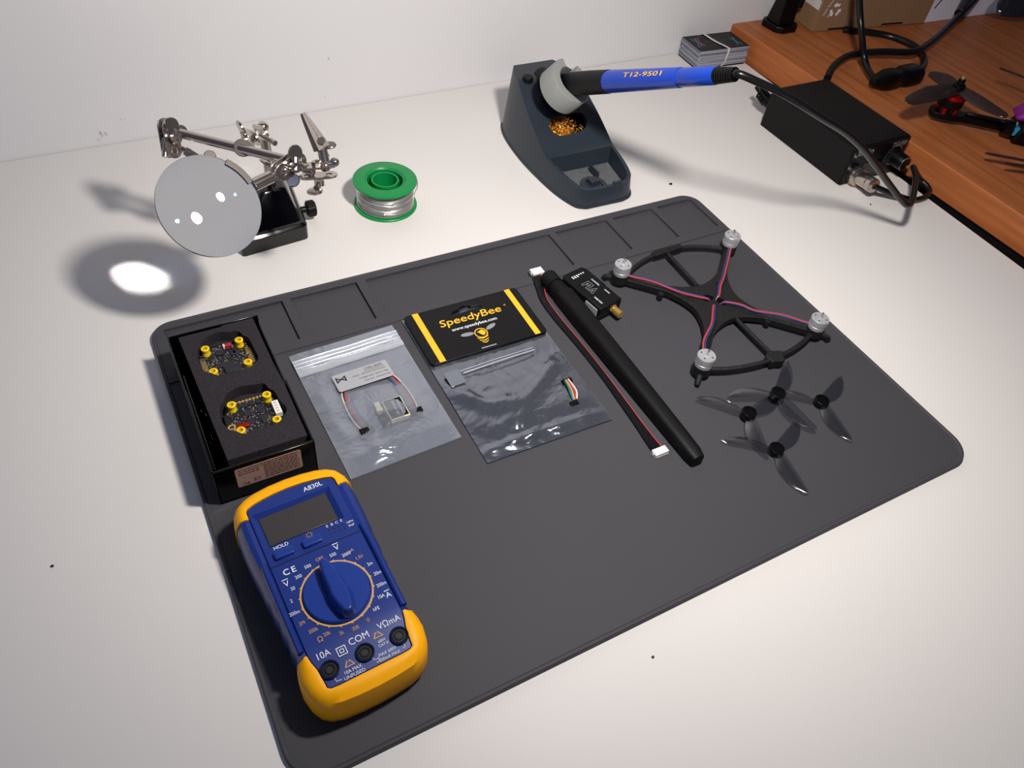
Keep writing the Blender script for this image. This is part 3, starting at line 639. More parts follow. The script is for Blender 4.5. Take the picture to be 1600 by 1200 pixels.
an = thing('whip_antenna', 'long matte black hinged whip antenna lying across the mat', 'antenna', (271, 158, 0))
k = MB(); L_ = []
for y, w, h in ((231.5, 6.4, 6.4), (231, 6.9, 6.6), (214, 6.9, 6.6), (213.6, 7.1, 6.7), (180, 6.9, 6.5), (130, 6.4, 5.9), (90, 5.9, 5.3), (76, 5.6, 5.0), (70.5, 4.6, 4.4), (69.6, 3.2, 3.4)):
    L_.append([(271.2 + (230 - y) * .008 + w * math.copysign(abs(math.cos(a)) ** .7, math.cos(a)), y, h + h * math.copysign(abs(math.sin(a)) ** .7, math.sin(a))) for a in [2 * math.pi * i / 28 for i in range(28)]])
k.loft(L_); k.build('radome', 'mblack', an, smooth=50)
MB().cyl((271.0, 231.0, 6.5), (270.6, 240.5, 6.5), 6.3, 6.3, 28).build('hinge', 'mblack', an, bevel=.5)
k = MB().cyl((270.6, 240.5, 6.5), (270.4, 243.5, 6.5), 5.6, 5.6, 28); k.lathe([(6.5, 0), (6.5, 9.5), (5.8, 11), (3, 11.2)], (270.4, 243.0, 6.5), (-.02, 1, 0), 24)
k.build('connector_nut', 'mblack', an, smooth=40)

VM = M.Translation(V((290.6, 225.8, 0))) @ M.Rotation(math.radians(10.5), 4, 'Z')
vr = thing('telemetry_radio', 'small black telemetry radio with gold antenna connector beside the whip antenna', 'radio', (290.6, 225.8, 0))
MB(VM).prism([(-10.6, -21), (10.6, -21), (10.6, 18), (8.8, 21.5), (-9, 21.5), (-10.6, 19.5)], .1, 4.6).build('lower_shell', 'mblack', vr, bevel=.5)
MB(VM).prism([(-10.6, -21), (10.6, -21), (10.6, -4), (11.2, -3), (11.2, 18), (9.2, 21.5), (-9, 21.5), (-11.2, 19.5), (-11.2, -3), (-10.6, -4)], 5.0, 12.2).build('upper_shell', 'mblack', vr, bevel=.7)
k = MB(VM); z = 12.27; xd, yd = (0, 1, 0), (-1, 0, 0)
k.text('RADIO', 1.7, (6.6, -9.4, z), x=xd, y=yd, off=.03); k.text('TELEMETRY', 1.7, (6.2, 2.8, z), x=xd, y=yd, off=.03); k.text('HOLYBRO', 1.8, (-5.4, -13, z), x=xd, y=yd, off=.06)
for i in range(6): k.box(-5.5 + i * 2.1, -4.5 + i * 2.1, 16.4 - (2.6 if i < 3 else 1.4), 16.4, 12.1, z)
vb = k.build('markings', 'wprint', vr, smooth=None, recalc=False)
k = MB(VM)
def outl(mb, pts, w, z):
    n = len(pts)
    for i in range(n):
        a, b = V((*pts[i], z)), V((*pts[(i + 1) % n], z)); mb.tube([a, b], w, 4)
outl(k, [(-4.4, -5.6), (2.6, -3.0), (-4.4, -.4), (-4.4, -2.2), (-.8, -3.0), (-4.4, -3.8)], .17, 12.2)
outl(k, [(-4.4, .6), (2.6, .6), (2.6, 6.4), (-4.4, 6.4), (-4.4, 4.8), (1.0, 4.8), (1.0, 4.2), (-1.4, 4.2), (-1.4, 2.8), (1.0, 2.8), (1.0, 2.2), (-4.4, 2.2)], .17, 12.2)
k.build('v3_lettering', 'sprint', vr)
MB(VM).box(-11.4, -10.7, -18.5, -6.5, 3.2, 9.6).build('side_sticker', 'sticker', vr)
k = MB(VM).cyl((2.8, -21, 6.6), (2.8, -22.6, 6.6), 3.3, n=6); k.cyl((2.8, -22.6, 6.6), (2.8, -29.4, 6.6), 2.7, n=20)
for i in range(5): k.ring([(2.6, -.3), (3.0, 0), (2.6, .3)], (2.8, -24 - i * 1.15, 6.6), (0, 1, 0), 20)
k.build('antenna_connector', 'gold', vr, smooth=40, label='gold antenna connector')

# ================================================================== QUAD FRAME
CX, CY = 373.0, 182.0
qf = thing('drone_frame', 'small black printed quadcopter frame with four silver motors and red-blue wires', 'drone frame', (CX, CY, 0))
MOT = [(321.5, 233), (425, 231.5), (423.5, 129.5), (321.5, 131.5)]
def armpts():
    out = []
    for i in range(4):
        mx, my = MOT[i]; d = V((mx - CX, my - CY)); L = d.length; d.normalize(); n = V((-d.y, d.x))
        ss = [L + 1, L - 8, L - 20, L - 34, 34, 26, 20, 16]
        def w(s_): return 3.1 + (24 * (1 - s_ / 44) ** 2.2 if s_ < 44 else 0)
        out.append([(V((CX, CY)) + d * s_ + n * w(s_), V((CX, CY)) + d * s_ - n * w(s_)) for s_ in ss])
    return out
AP = armpts(); poly = []
order = sorted(range(4), key=lambda i: math.atan2(MOT[i][1] - CY, MOT[i][0] - CX))
for i in order:
    A = AP[i]; poly += [tuple(a[1]) for a in A[::-1]] + [tuple(a[0]) for a in A]
k = MB().prism(poly, 3.0, 8.0, [circ(CX - 3, CY + 5.5, 4.6, 20, 0, 3.4), circ(CX + 4, CY - 1, 3.4, 16, 0, 4.6)])
hub = k.build('x_frame', 'frame3d', qf, bevel=1.0, smooth=40)
for i in range(4):   # ridge along each arm and outer lug
    mx, my = MOT[i]; d = V((mx - CX, my - CY, 0)); L = d.length; d.normalize(); n = V((-d.y, d.x, 0)); c = V((CX, CY, 0))
    k = MB().tube([c + d * 22 + n * 1.5 + V((0, 0, 6)), c + d * 40 + V((0, 0, 7.5)), c + d * (L - 6) + V((0, 0, 8))], [3.2, 2.2, 2.4], 8)
    k.cyl(c + d * L + V((0, 0, 4)), c + d * L + V((0, 0, 10.6)), 6.6, 6.4, 28)
    k.tube([c + d * (L + 5) + V((0, 0, 5)), c + d * (L + 11) + V((0, 0, 4)), c + d * (L + 12.5) + V((0, 0, 2.5))], [2.2, 2.0, 1.6], 8)
    k.cyl(c + d * (L + 11) + V((0, 0, 0)), c + d * (L + 11) + V((0, 0, 4)), 1.7, n=12)
    k.build('arm_end', 'frame3d', qf, smooth=40)
    k = MB().lathe([(6.2, 10.8), (6.3, 13.6), (6.0, 13.8), (6.0, 14.3), (6.4, 14.6), (6.4, 18.9), (5.9, 19.6), (.9, 19.7)], c + d * L, n=36)
    mo = k.build('motor', 'motor', qf, smooth=35, label='silver motor')
    MB().cyl(c + d * L + V((0, 0, 19.4)), c + d * L + V((0, 0, 24)), .65, n=10).build('shaft', 'steel', mo)
    k = MB()
    for j in range(4): a = j * math.pi / 2 + .5; p = c + d * L + V((4.1 * math.cos(a), 4.1 * math.sin(a), 19.62)); k.cyl(p - V((0, 0, .3)), p + V((0, 0, .04)), .62, n=10)
    k.build('screw_holes', 'kprint', mo)
    for jj, (col, off) in enumerate((('wpink', 1.3), ('wblue', .1), ('wred', 1.9), ('wteal', -.6))[:3]):
        sgn = 1 if i in (0, 2) else -1
        off2 = off * sgn
        wob = 1.6 * math.sin(i * 2.1 + 1)
        pts = [c + d * (L - 6.2) + n * off2 + V((0, 0, 11)), c + d * (L - 10) + n * off2 + V((0, 0, 11)), c + d * (L * .66) + n * (off2 - wob) + V((0, 0, 10.4)), c + d * (L * .4) + n * (off2 + wob) + V((0, 0, 9.8)), c + d * 18 + n * (off2 + 1) + V((0, 0, 9.4)), c + d * 7 + n * off2 * .8 + V((0, 0, 9)), c + d * 4 + V((0, 0, 7)), c + V((0, 0, 4.5))]
        MB().tube(spl(pts, 6), .46, 6).build('motor_wire', col, qf)
# perimeter bars, struts and pods
def bar(pts, r, nm='bar'): return MB().tube(spl(pts, 6), r, 8).build(nm, 'frame3d', qf)
bar([(425, 229, 6), (410, 238.5, 6), (396, 244, 6), (386, 246, 6)], 1.9, 'guard_bar'); bar([(362, 245.5, 6), (350, 243, 6), (336, 237.5, 6), (324, 230, 6)], 1.9, 'guard_bar')
bar([(323, 130, 6), (340, 123.6, 6), (358, 120, 6), (372, 119, 6)], 1.9, 'guard_bar'); bar([(382, 119.5, 6), (396, 121, 6), (410, 124.5, 6), (421, 129, 6)], 1.9, 'guard_bar')
bar([(373.5, 244, 6), (372.8, 225, 6), (372.2, 203, 6)], 1.7, 'strut'); bar([(377, 172, 6), (377, 150, 6), (377.2, 124, 6)], 1.7, 'strut')
k = MB().prism([(361, 243), (368, 243.2), (380, 243.6), (388, 243.6), (389, 248.4), (380, 248.8), (366, 248.8), (360, 247.6)], 3.6, 8.4)
for x in (365, 371, 377, 383): k.cyl((x, 246, 8.2), (x, 246, 9.2), 1.2, n=10)
k.build('mount_pad', 'frame3d', qf, bevel=.6)
k = MB()
P_ = [(377 + (7.2 + 1.1 * math.sin(5 * a + .8)) * math.cos(a), 119.5 + (5.6 + .9 * math.sin(4 * a)) * math.sin(a)) for a in [2 * math.pi * i / 28 for i in range(28)]]
k.prism(P_, 1.5, 8.6); k.build('pod', 'frame3d', qf, bevel=1.2)
for x, y in ((340, 205.5), (397.5, 151)): MB().cyl((x, y, 2.5), (x, y, 7), 2.2, n=12).build('clip', 'frame3d', qf)

# ================================================================== PROPELLERS
def propeller(name, label, cx, cy, z0, a0, rx, ry):
    X = M.Translation(V((cx, cy, z0))) @ M.Rotation(math.radians(rx), 4, 'X') @ M.Rotation(math.radians(ry), 4, 'Y') @ M.Rotation(math.radians(a0), 4, 'Z')
    o = bpy.data.objects.new(name, None); S.collection.objects.link(o)
    tag(o, label, 'propeller', 'three-blade propellers on the mat'); o['_o'] = (0, 0, 0)
    Xm = X.copy(); Xm.translation = W(X.translation); o.matrix_world = Xm; return o
def blade(a):
    k = MB(M.Rotation(math.radians(a), 4, 'Z')); rows = []
    n = 22
    for i in range(n + 1):
        t = i / n; r = 3.6 + 30.6 * t
        ch = (3.6 + 6.2 * math.sin(math.pi * min(1, t * .95 + .10)) ** .8) * (1 if t < .93 else max(.25, 1 - ((t - .93) / .07) ** 2 * .75))
        swp = -1.8 * math.sin(t * math.pi) + 2.6 * t * t
        pit = math.radians(20 - 13 * t); c_, s_ = math.cos(pit), math.sin(pit); row = []
        for j in range(9):
            u = -1 + 2 * j / 8; yy = u * ch / 2; cam_ = .55 * (1 - u * u)
            row.append((r, swp + yy * c_, 2.6 + yy * s_ + cam_ - .4 * t))
        th = .75 - .3 * t
        rows.append(row + [(p[0], p[1], p[2] - th * (1 if 0 < j < 8 else .6)) for j, p in reversed(list(enumerate(row)))])
    k.loft(rows); return k
PR = [((326.8, 87.2), .0, 8, 'clear smoky propeller, leftmost, one blade catching bright light'), ((355.2, 92.0), 3.2, 34, 'smoky propeller lying on top of the pile, nearest the drone frame'),
      ((382.6, 76.5), .6, 17, 'smoky propeller on the right of the group'), ((325.6, 57.5), 1.2, 17, 'smoky propeller nearest the mat front edge')]
PR = [((326.8, 87.2), 2.4, 8, PR[0][3], 0, 0), ((355.2, 92.0), 4.2, 34, PR[1][3], 2, -2), ((382.6, 76.5), .2, 18, PR[2][3], 0, 0), ((325.6, 57.5), .2, 19, PR[3][3], 0, 0)]
src = None
for (c, z, a, lab_, rx, ry) in PR:
    o = propeller('propeller', lab_, c[0], c[1], z, a, rx, ry)
    if src is None:
        src = o; BL = []
        hb = MB().lathe([(4.6, .1), (4.9, .6), (4.9, 4.8), (4.4, 5.3), (3.6, 5.3), (3.5, 4.6), (1.1, 4.6)], n=32)
        for j in range(6): a_ = j * math.pi / 3; hb.cyl((2.4 * math.cos(a_), 2.4 * math.sin(a_), 4.6), (2.4 * math.cos(a_), 2.4 * math.sin(a_), 5.0), .55, n=8)
        hb.build('hub', 'black', src, smooth=40)
        for j in range(3): blade(120 * j).build('blade', 'smoke', src, smooth=60)
    else:
        for ch_ in src.children: c2 = ch_.copy(); S.collection.objects.link(c2); c2.parent = o

# ================================================================== SOLDER SPOOL
sp = thing('solder_spool', 'green plastic spool of shiny solder wire on white desk', 'spool', (197.5, 391, ZD))
o3 = V((197.5, 391, 0))
MB().ring([(25.2, -3), (25.2, -1.9), (24.6, -1.4), (15.4, -1.4), (15.4, 18.5), (24.6, 18.5), (25.2, 19), (25.2, 20), (24.6, 20.4), (16.2, 20.4), (15.2, 19.4), (14.2, 19.4), (14.2, -3)], o3, n=72).build('spool_body', 'green', sp, smooth=35)
k = MB().ring([(9.4, -2.6), (10.8, -2.6), (10.8, 19.8), (9.4, 19.8)], o3, n=48)
for a in (15, 135, 255, 195, 75, 315)[:4]:
    a = math.radians(a); d = V((math.cos(a), math.sin(a), 0)); n = V((-d.y, d.x, 0))
    k.loft([[o3 + d * 10.4 + n * s_ * .5 + V((0, 0, z)) for s_, z in ((-1, -2.5), (1, -2.5), (1, 14), (-1, 14))], [o3 + d * 14.6 + n * s_ * .5 + V((0, 0, z)) for s_, z in ((-1, -2.5), (1, -2.5), (1, 14), (-1, 14))]])
k.ring([(10, -2.8), (14.5, -2.8), (14.5, -1.6), (10, -1.6)], o3, n=40)
k.build('spool_core', 'green', sp, smooth=35)
prof = []
for i in range(15): z = -1.2 + i * 1.36; rr = 20.6 + 1.0 * math.sin(i * .9) * (1 if i > 6 else .4); prof += [(rr - .45, z - .3), (rr + .1, z + .35), (rr - .45, z + .95)]
k = MB().ring([(15.6, -1.2)] + prof + [(15.6, 18.3)], o3, n=72)
rnd = random.Random(5)
for i in range(11):
    z1 = rnd.uniform(0, 15); tl = rnd.uniform(-2.4, 2.4); ph = rnd.uniform(0, 6.28); rr = 21.6 + rnd.uniform(0, .7)
    k.tube([o3 + V((rr * math.cos(a), rr * math.sin(a), max(-.6, min(17.6, z1 + tl * math.cos(a + ph))))) for a in [2 * math.pi * j / 48 for j in range(48)]], .5, 6, closed=True)
k.build('wire_winding', 'solder', sp, smooth=50)
MB().tube(spl([o3 + V((21.6 * math.cos(a), 21.6 * math.sin(a), z)) for a, z in ((-2.0, 2), (-1.5, 1.0), (-1.0, 1.0), (-.6, 2.5))] + [o3 + V(p) for p in ((21.5, -8, 6), (26.5, -3, 10), (27.5, 3, 14), (24.5, 8, 16.5), (20.5, 10, 16))], 8), .5, 8).build('loose_wire_end', 'solder', sp, smooth=60)

# ================================================================== IRON STAND
st = thing('soldering_iron_stand', 'dark slate plastic soldering iron stand with a sponge tray on white desk', 'stand', (371, 400, ZD))
LB = [(352, 328), (344.5, 332.5), (340, 343), (336.5, 358), (334.5, 378), (333.5, 402), (334.5, 425), (337, 446), (341, 461), (346, 471)]
RB = [(387, 327), (397, 330.5), (403, 340), (406.5, 356), (408.5, 378), (409.5, 402), (408.5, 425), (406, 446), (402, 461), (398, 471)]
def dens(l): return [(p.x, p.y) for p in spl([(x, y, 0) for x, y in l], 4)]
LB = dens(LB); RB = dens(RB); NB = len(LB); i4, i7, i9 = 16, 28, NB - 1
def tz(y): return 13.5 + (y - 328) * .11 if y <= 378 else min(54, 19.0 + (y - 378) * 35 / 68)
def topx(p, s_):
    z = tz(p[1]); k_ = 1.2 + (z / 54) * 4.6
    return (p[0] + s_ * k_, p[1] + (1.5 if p[1] < 335 else 0), z)
k = MB()
LBo = [k.P((x, y, -2)) for x, y in LB]; RBo = [k.P((x, y, -2)) for x, y in RB]
LT = [topx(p, 1) for p in LB]; RT = [topx(p, -1) for p in RB]
LTi = [k.P(p) for p in LT]; RTi = [k.P(p) for p in RT]
for i in range(NB - 1): k.F(LBo[i], LTi[i], LTi[i + 1], LBo[i + 1]); k.F(RBo[i], RBo[i + 1], RTi[i + 1], RTi[i])
k.F(LBo[0], RBo[0], RTi[0], LTi[0]); k.F(LBo[-1], LTi[-1], RTi[-1], RBo[-1])
cx_ = 371
tray_o = [LT[i] for i in range(i4 + 1)][::-1] + [RT[i] for i in range(i4 + 1)]
def tin(p, e):
    d = V((p[0] - cx_, p[1] - 355)); q = d * (1 - (3.4 + e) / max(d.length, 1)); return (cx_ + q.x, min(355 + q.y, 375.5 - e), p[2])
TO = [LTi[i] for i in range(i4 + 1)][::-1] + [RTi[i] for i in range(i4 + 1)]; NT = len(TO)
TI = [k.P(tin(p, 0)) for p in tray_o]; TF = [k.P((*tin(p, 1.6)[:2], 4.5)) for p in tray_o]
for i in range(NT): j = (i + 1) % NT; k.F(TO[i], TO[j], TI[j], TI[i]); k.F(TI[i], TI[j], TF[j], TF[i])
k.F(*TF)
fo3 = V((371, 378, 19.0)); fu = V((1, 0, 0)); fv = V((0, 68, 35)).normalized()
w_ = []
for i in range(36):
    a = 2 * math.pi * i / 36; x = 19.0 * math.copysign(abs(math.cos(a)) ** .7, math.cos(a)); y = 10.6 * math.copysign(abs(math.sin(a)) ** .8, math.sin(a)) - (2.2 * (1 - (x / 19.) ** 2) if math.sin(a) > 0 else 0); w_.append((x + 1.0 , 27.5 + y + x * .06))
Lp = [LT[i] for i in range(i4, i7 + 1)]; Rp = [RT[i] for i in range(i4, i7 + 1)]
L0 = [((V(p) - fo3).dot(fu), (V(p) - fo3).dot(fv)) for p in Rp + Lp[::-1]]; ids_ = [RTi[i] for i in range(i4, i7 + 1)] + [LTi[i] for i in range(i4, i7 + 1)][::-1]
wi = [k.P(fo3 + fu * x + fv * y) for x, y in w_]; allp = L0 + w_; alli = ids_ + wi
for q in tessellate_polygon([[V((*p, 0)) for p in L0], [V((*p, 0)) for p in w_]]): k.F(*[alli[i] for i in q])
nin = V((0, 34.5, -64)).normalized()
wo = [k.P(fo3 + fu * x * .97 + fv * (y) + nin * 3) for x, y in w_]
for i in range(36): j = (i + 1) % 36; k.F(wi[i], wi[j], wo[j], wo[i])
# top
for i in range(i7, NB - 1): k.F(LTi[i], RTi[i], RTi[i + 1], LTi[i + 1])
body = k.build('stand_body', 'navy', st, bevel=.9, bseg=3, smooth=38)
MB().loft([[(371 + (x - 371) * s_, 400 + (y - 400) * s_, z) for x, y in LB[::-1] + RB] for s_, z in ((1.0, -3), (1.02, -2.6), (1.02, -1.4), (1.0, -1.0))]).build('base_plate', 'navy', st, smooth=40)
k = MB(); k.prism([(347, 337), (395, 337), (400, 372), (342, 372)], 4.6, 5.0)
k.build('tray_floor', 'ledge', st)
k = MB().ring([(7.5, 5), (11.5, 5), (11.5, 7), (7.5, 7)], (368, 345, 0), n=28); k.box(364, 373, 343, 350, 5, 10.5); k.box(376, 377.4, 352, 366, 5, 12); k.cyl((368, 345, 5), (368, 345, 6.6), 7, n=24)
k.build('sponge_holder', 'navy', st, bevel=.4)
MB().box(378, 386, 330.5, 333.4, 12.4, 14.6).build('rim_notch', 'navy', st, bevel=.5)
# inner cup behind the window
MB().loft([[(371 + 24 * math.cos(a) * s_, 408 + 17 * math.sin(a) * s_, z) for a in [2 * math.pi * i / 24 for i in range(24)]] for z, s_ in ((3, .8), (38 * 0 + 24, .95))], cap1=False).build('inner_cup', 'gapblack', st)
# brass wool
k = MB(); rnd = random.Random(11)
for i in range(420):
    c = V((rnd.gauss(366, 7.5), rnd.gauss(402, 8), rnd.uniform(14, 34))); c.x = max(352, min(384, c.x)); c.z = min(c.z, 19.0 + (c.y - 378) * .515 - 3.2); r = rnd.uniform(.8, 2.6); a0 = rnd.uniform(0, 6.28); ax = V((rnd.gauss(0, 1), rnd.gauss(0, 1), rnd.gauss(0, 1))); x, y, z = frame(ax)
    k.tube([c + (x * math.cos(a0 + t * .7) + y * math.sin(a0 + t * .7)) * r + z * t * .25 for t in range(7)], .42, 4, sx=.35)
bw = tag(k.build('brass_wool', 'brass', smooth=None), 'shiny gold brass wool showing through the stand window', 'brass wool'); bw['kind'] = 'stuff'
# ring holder
A_ = V((364.5, 407, 66)); B_ = un(1120, 118, 148); IX = (B_ - A_).normalized()
def P_at(u, v, z): return un(u, v, z)
rx_, ry_, rz_ = frame(IX, (0, 0, 1))
k = MB()
X_, Y_, Z_ = frame(IX)
up = (V((0, 0, 1)) - Z_ * Z_.z).normalized()
RA = (V(RC[0]) * .75 + V(RC[1]) * .30 + V(RC[2]) * .95).normalized(); RCn = un(884, 134, 67)
X2, Y2, Z2 = frame(RA); u2 = (V(RC[1]) * 1.0 + V(RC[0]) * .15); u2 = (u2 - Z2 * u2.dot(Z2)).normalized(); ang_up = math.degrees(math.atan2(u2.dot(Y2), u2.dot(X2)))
k.ring([(12.4, -11), (18.8, -11), (20.2, -9.5), (20.2, 7), (19.4, 8), (13, 8), (12.4, 7)], RCn, RA, 44, ang_up + 24, ang_up + 24 + 312)
k.build('silicone_ring', 'rubber', st, smooth=40, label='grey split silicone ring')
k = MB().cyl(RCn - RA * 10, V((369, 426, 46)), 11.6, 12, 28); k.cyl((369, 430, 50), (370, 452, 50), 10, 9, 20)
k.cyl(RCn - RA * 16, RCn - RA * 6, 10.5, 11.4, 28)
k.build('holder_sleeve', 'mblack', st, smooth=40)
MB().cyl((352, 445, 52), (352, 445, 56.5), 5, 4.6, 20).build('pivot_screw', 'mblack', st, bevel=.5)

# ================================================================== SOLDERING IRON
si = thing('soldering_iron', 'soldering iron with blue handle and black grip resting in grey ring of stand', 'soldering iron', tuple(A_))
def ax_at_px(u):   # distance along the iron where its axis crosses image column u
    lo, hi = 0.0, 200.0
    for _ in range(40):
        m_ = (lo + hi) / 2; p = A_ + IX * m_; q = M(RC) @ (p - CP); uu = 800 + FX * q.x / -q.z
        if uu < u: lo = m_
        else: hi = m_
    return lo
LT_ = (B_ - A_).length; s1 = ax_at_px(952); s2 = ax_at_px(1064)
MB().lathe([(5.5, -16), (8.4, -14), (9.2, 0), (9.3, s1 * .6), (8.9, s1)], A_, IX, 36).build('foam_grip', 'mblack', si, smooth=50)
MB().lathe([(8.4, s1 - .5), (8.6, s1 + 1.5), (6.9, s2 - 1), (6.8, s2)], A_, IX, 36).build('handle', 'blueh', si, smooth=50, label='glossy blue handle')
MB().lathe([(6.2, s2 - .3), (6.5, s2 + .6), (6.0, LT_ - 1), (5.7, LT_)], A_, IX, 36).build('handle_cap', 'blueh', si, smooth=50, label='blue handle rear')
s3 = LT_ + 17
k = MB().lathe([(4.6, LT_ - 1), (4.2, LT_ + 10), (3.5, s3)], A_, IX, 24)
for i in range(8): k.ring([(3.6, -.75), (5.5 - i * .13, -.7), (5.5 - i * .13, .7), (3.6, .75)], A_ + IX * (LT_ + 1 + i * 2.05), IX, 24)
k.build('strain_relief', 'black', si, smooth=35)
# print on the handle, wrapped on the side that faces up
pa = ax_at_px(985); pb = ax_at_px(1044); 
k = MB(); k.text('T12-9501', 1, (0, 0, 0), al='CENTER', off=.01)
xs = [v.x for v in k.v]; x0_, x1_ = min(xs), max(xs); cen = A_ + IX * ((pa + pb) / 2)
vd = (CP - cen).normalized(); sd = (vd - Z_ * vd.dot(Z_)).normalized(); sd = (sd + up * .6).normalized(); td = Z_.cross(sd)
def wrap(v):
    s_ = pa + (v.x - x0_) / (x1_ - x0_) * (pb - pa); R0 = 8.6 - (s_ - s1) / (s2 - s1) * 1.7 + .35; h = v.y * 5.0
    a = h / R0; td2 = td if (M(RC) @ td).y > 0 else -td
    return A_ + IX * s_ + (sd * math.cos(a) + td2 * math.sin(a)) * R0
k.v = [wrap(v) for v in k.v]; k.build('lettering', 'yprint', si, smooth=None, recalc=False)
cp_ = [A_ + IX * (s3 - 3), A_ + IX * (s3 + 3), un(1184, 128, 154), un(1230, 150, 146), un(1284, 184, 130), un(1322, 208, 114), un(1348, 232, 98), un(1368, 258, 80), un(1388, 286, 60), un(1408, 312, 41), un(1419, 321, 34), un(1425, 314, 31), un(1429, 296, 28), un(1431, 276, 25), un(1427, 261, 20), uny(1428, 262, 262)]
cp_ = cp_[:-1] + [un(1436, 278, 6), un(1448, 290, 2), un(1452, 300, 0), un(1443, 309, 0), un(1424, 312, 1), un(1400, 305, 4), un(1384, 299, 7), un(1366, 291, 12)]
MB().tube(spl(cp_, 8), 2.6, 12).build('cable', 'cablack', si, smooth=60)
cA, cB = uny(1334, 272, 277), un(1366, 291, 12)
k = MB(); cd_ = (cB - cA).normalized(); cl = (cB - cA).length
k.lathe([(8.4, 0), (8.8, 1), (8.8, 7), (8.2, 8), (6.2, 8.5), (6.2, cl * .74), (5.4, cl * .76), (6.6, cl * .80), (6.6, cl * .97), (3, cl)], cA, cd_, 28)
for i in range(14): a = 2 * math.pi * i / 14; x, y, z = frame(cd_); p = cA + (x * math.cos(a) + y * math.sin(a)) * 8.6; k.cyl(p + cd_ * 1.2, p + cd_ * 6.8, .7, n=6)
k.build('connector', 'chrome', si, smooth=35, label='nickel screw-on connector')

# ================================================================== SOLDERING STATION
ss = thing('soldering_station', 'black metal soldering station box with front knob beside wooden desk edge', 'soldering station', (633, 333, ZD))
MB().box(597, 669.5, 278, 390, -3, 35).build('case', 'black', ss, bevel=.9)
MB().box(597.4, 669.1, 276.4, 278, -2.6, 34.6).build('front_panel', 'black', ss, bevel=.5)
FP = lambda u, v: uny(u, v, 276.3)
k = MB()
a, b_ = FP(1389, 232), FP(1420, 222); k.text('T12-955', 6.2, ((a.x + b_.x) / 2, 276.25, 29.5), x=(1, 0, 0), y=(0, 0, 1), shear=.2, sx=.9)
q0 = FP(1340, 240); k.text('Quicko', 8.5, (q0.x - 4, 276.25, max(22, min(29, q0.z))), x=(1, 0, 0), y=(0, 0, 1), al='LEFT', shear=.2)
kc = FP(1402, 241); kz = 17.5; kx = 655.0
for i in range(26): a_ = math.radians(-120 + 300 * i / 25 + 30); k.box(kx + 10.2 * math.cos(a_) - .25, kx + 10.2 * math.cos(a_) + .25, 276.2, 276.4, kz + 10.2 * math.sin(a_) - .25, kz + 10.2 * math.sin(a_) + .25)
k.build('lettering', 'sticker', ss, smooth=None, recalc=False)
MB().box(617, 641, 276.0, 276.5, 3, 17).build('display_window', 'gblack', ss, bevel=.2)
kn = MB().lathe([(9.4, 0), (9.6, 1), (7.4, 3.5), (7.0, 15), (6.6, 15.6), (0.2, 15.6)], (kx, 276.3, kz), (0, -1, 0), 40).build('knob', 'black', ss, smooth=35)
MB().ring([(5.9, 15.5), (6.9, 15.3), (6.9, 15.8), (5.9, 15.9)], (kx, 276.3, kz), (0, -1, 0), 40).build('knob_rim', 'steel', kn, smooth=30)
MB().lathe([(6.6, -1), (6.6, 3)], (cA.x, 278, cA.z), (0, -1, 0), 24).build('socket', 'chrome', ss)
for x, z in ((599.6, 0), (667, 0), (599.6, 32), (667, 32)): MB().cyl((x, 276.6, z), (x, 275.9, z), 1.5, n=14).build('screw', 'mblack', ss)
k = MB().cyl((606, 389, 16), (604, 399, 18), 6, 6, 18)
for i in range(4): k.ring([(4, -.8), (6.6 - .3 * i, -.7), (6.6 - .3 * i, .7), (4, .8)], V((604, 399, 18)) + V((-.6, 2.6, 1)) * i, (-.2, 1, .3), 20)
k.cyl((604, 399, 18), (600, 413, 26), 3.4, 2.8, 14)
k.build('power_plug', 'black', ss, smooth=35)

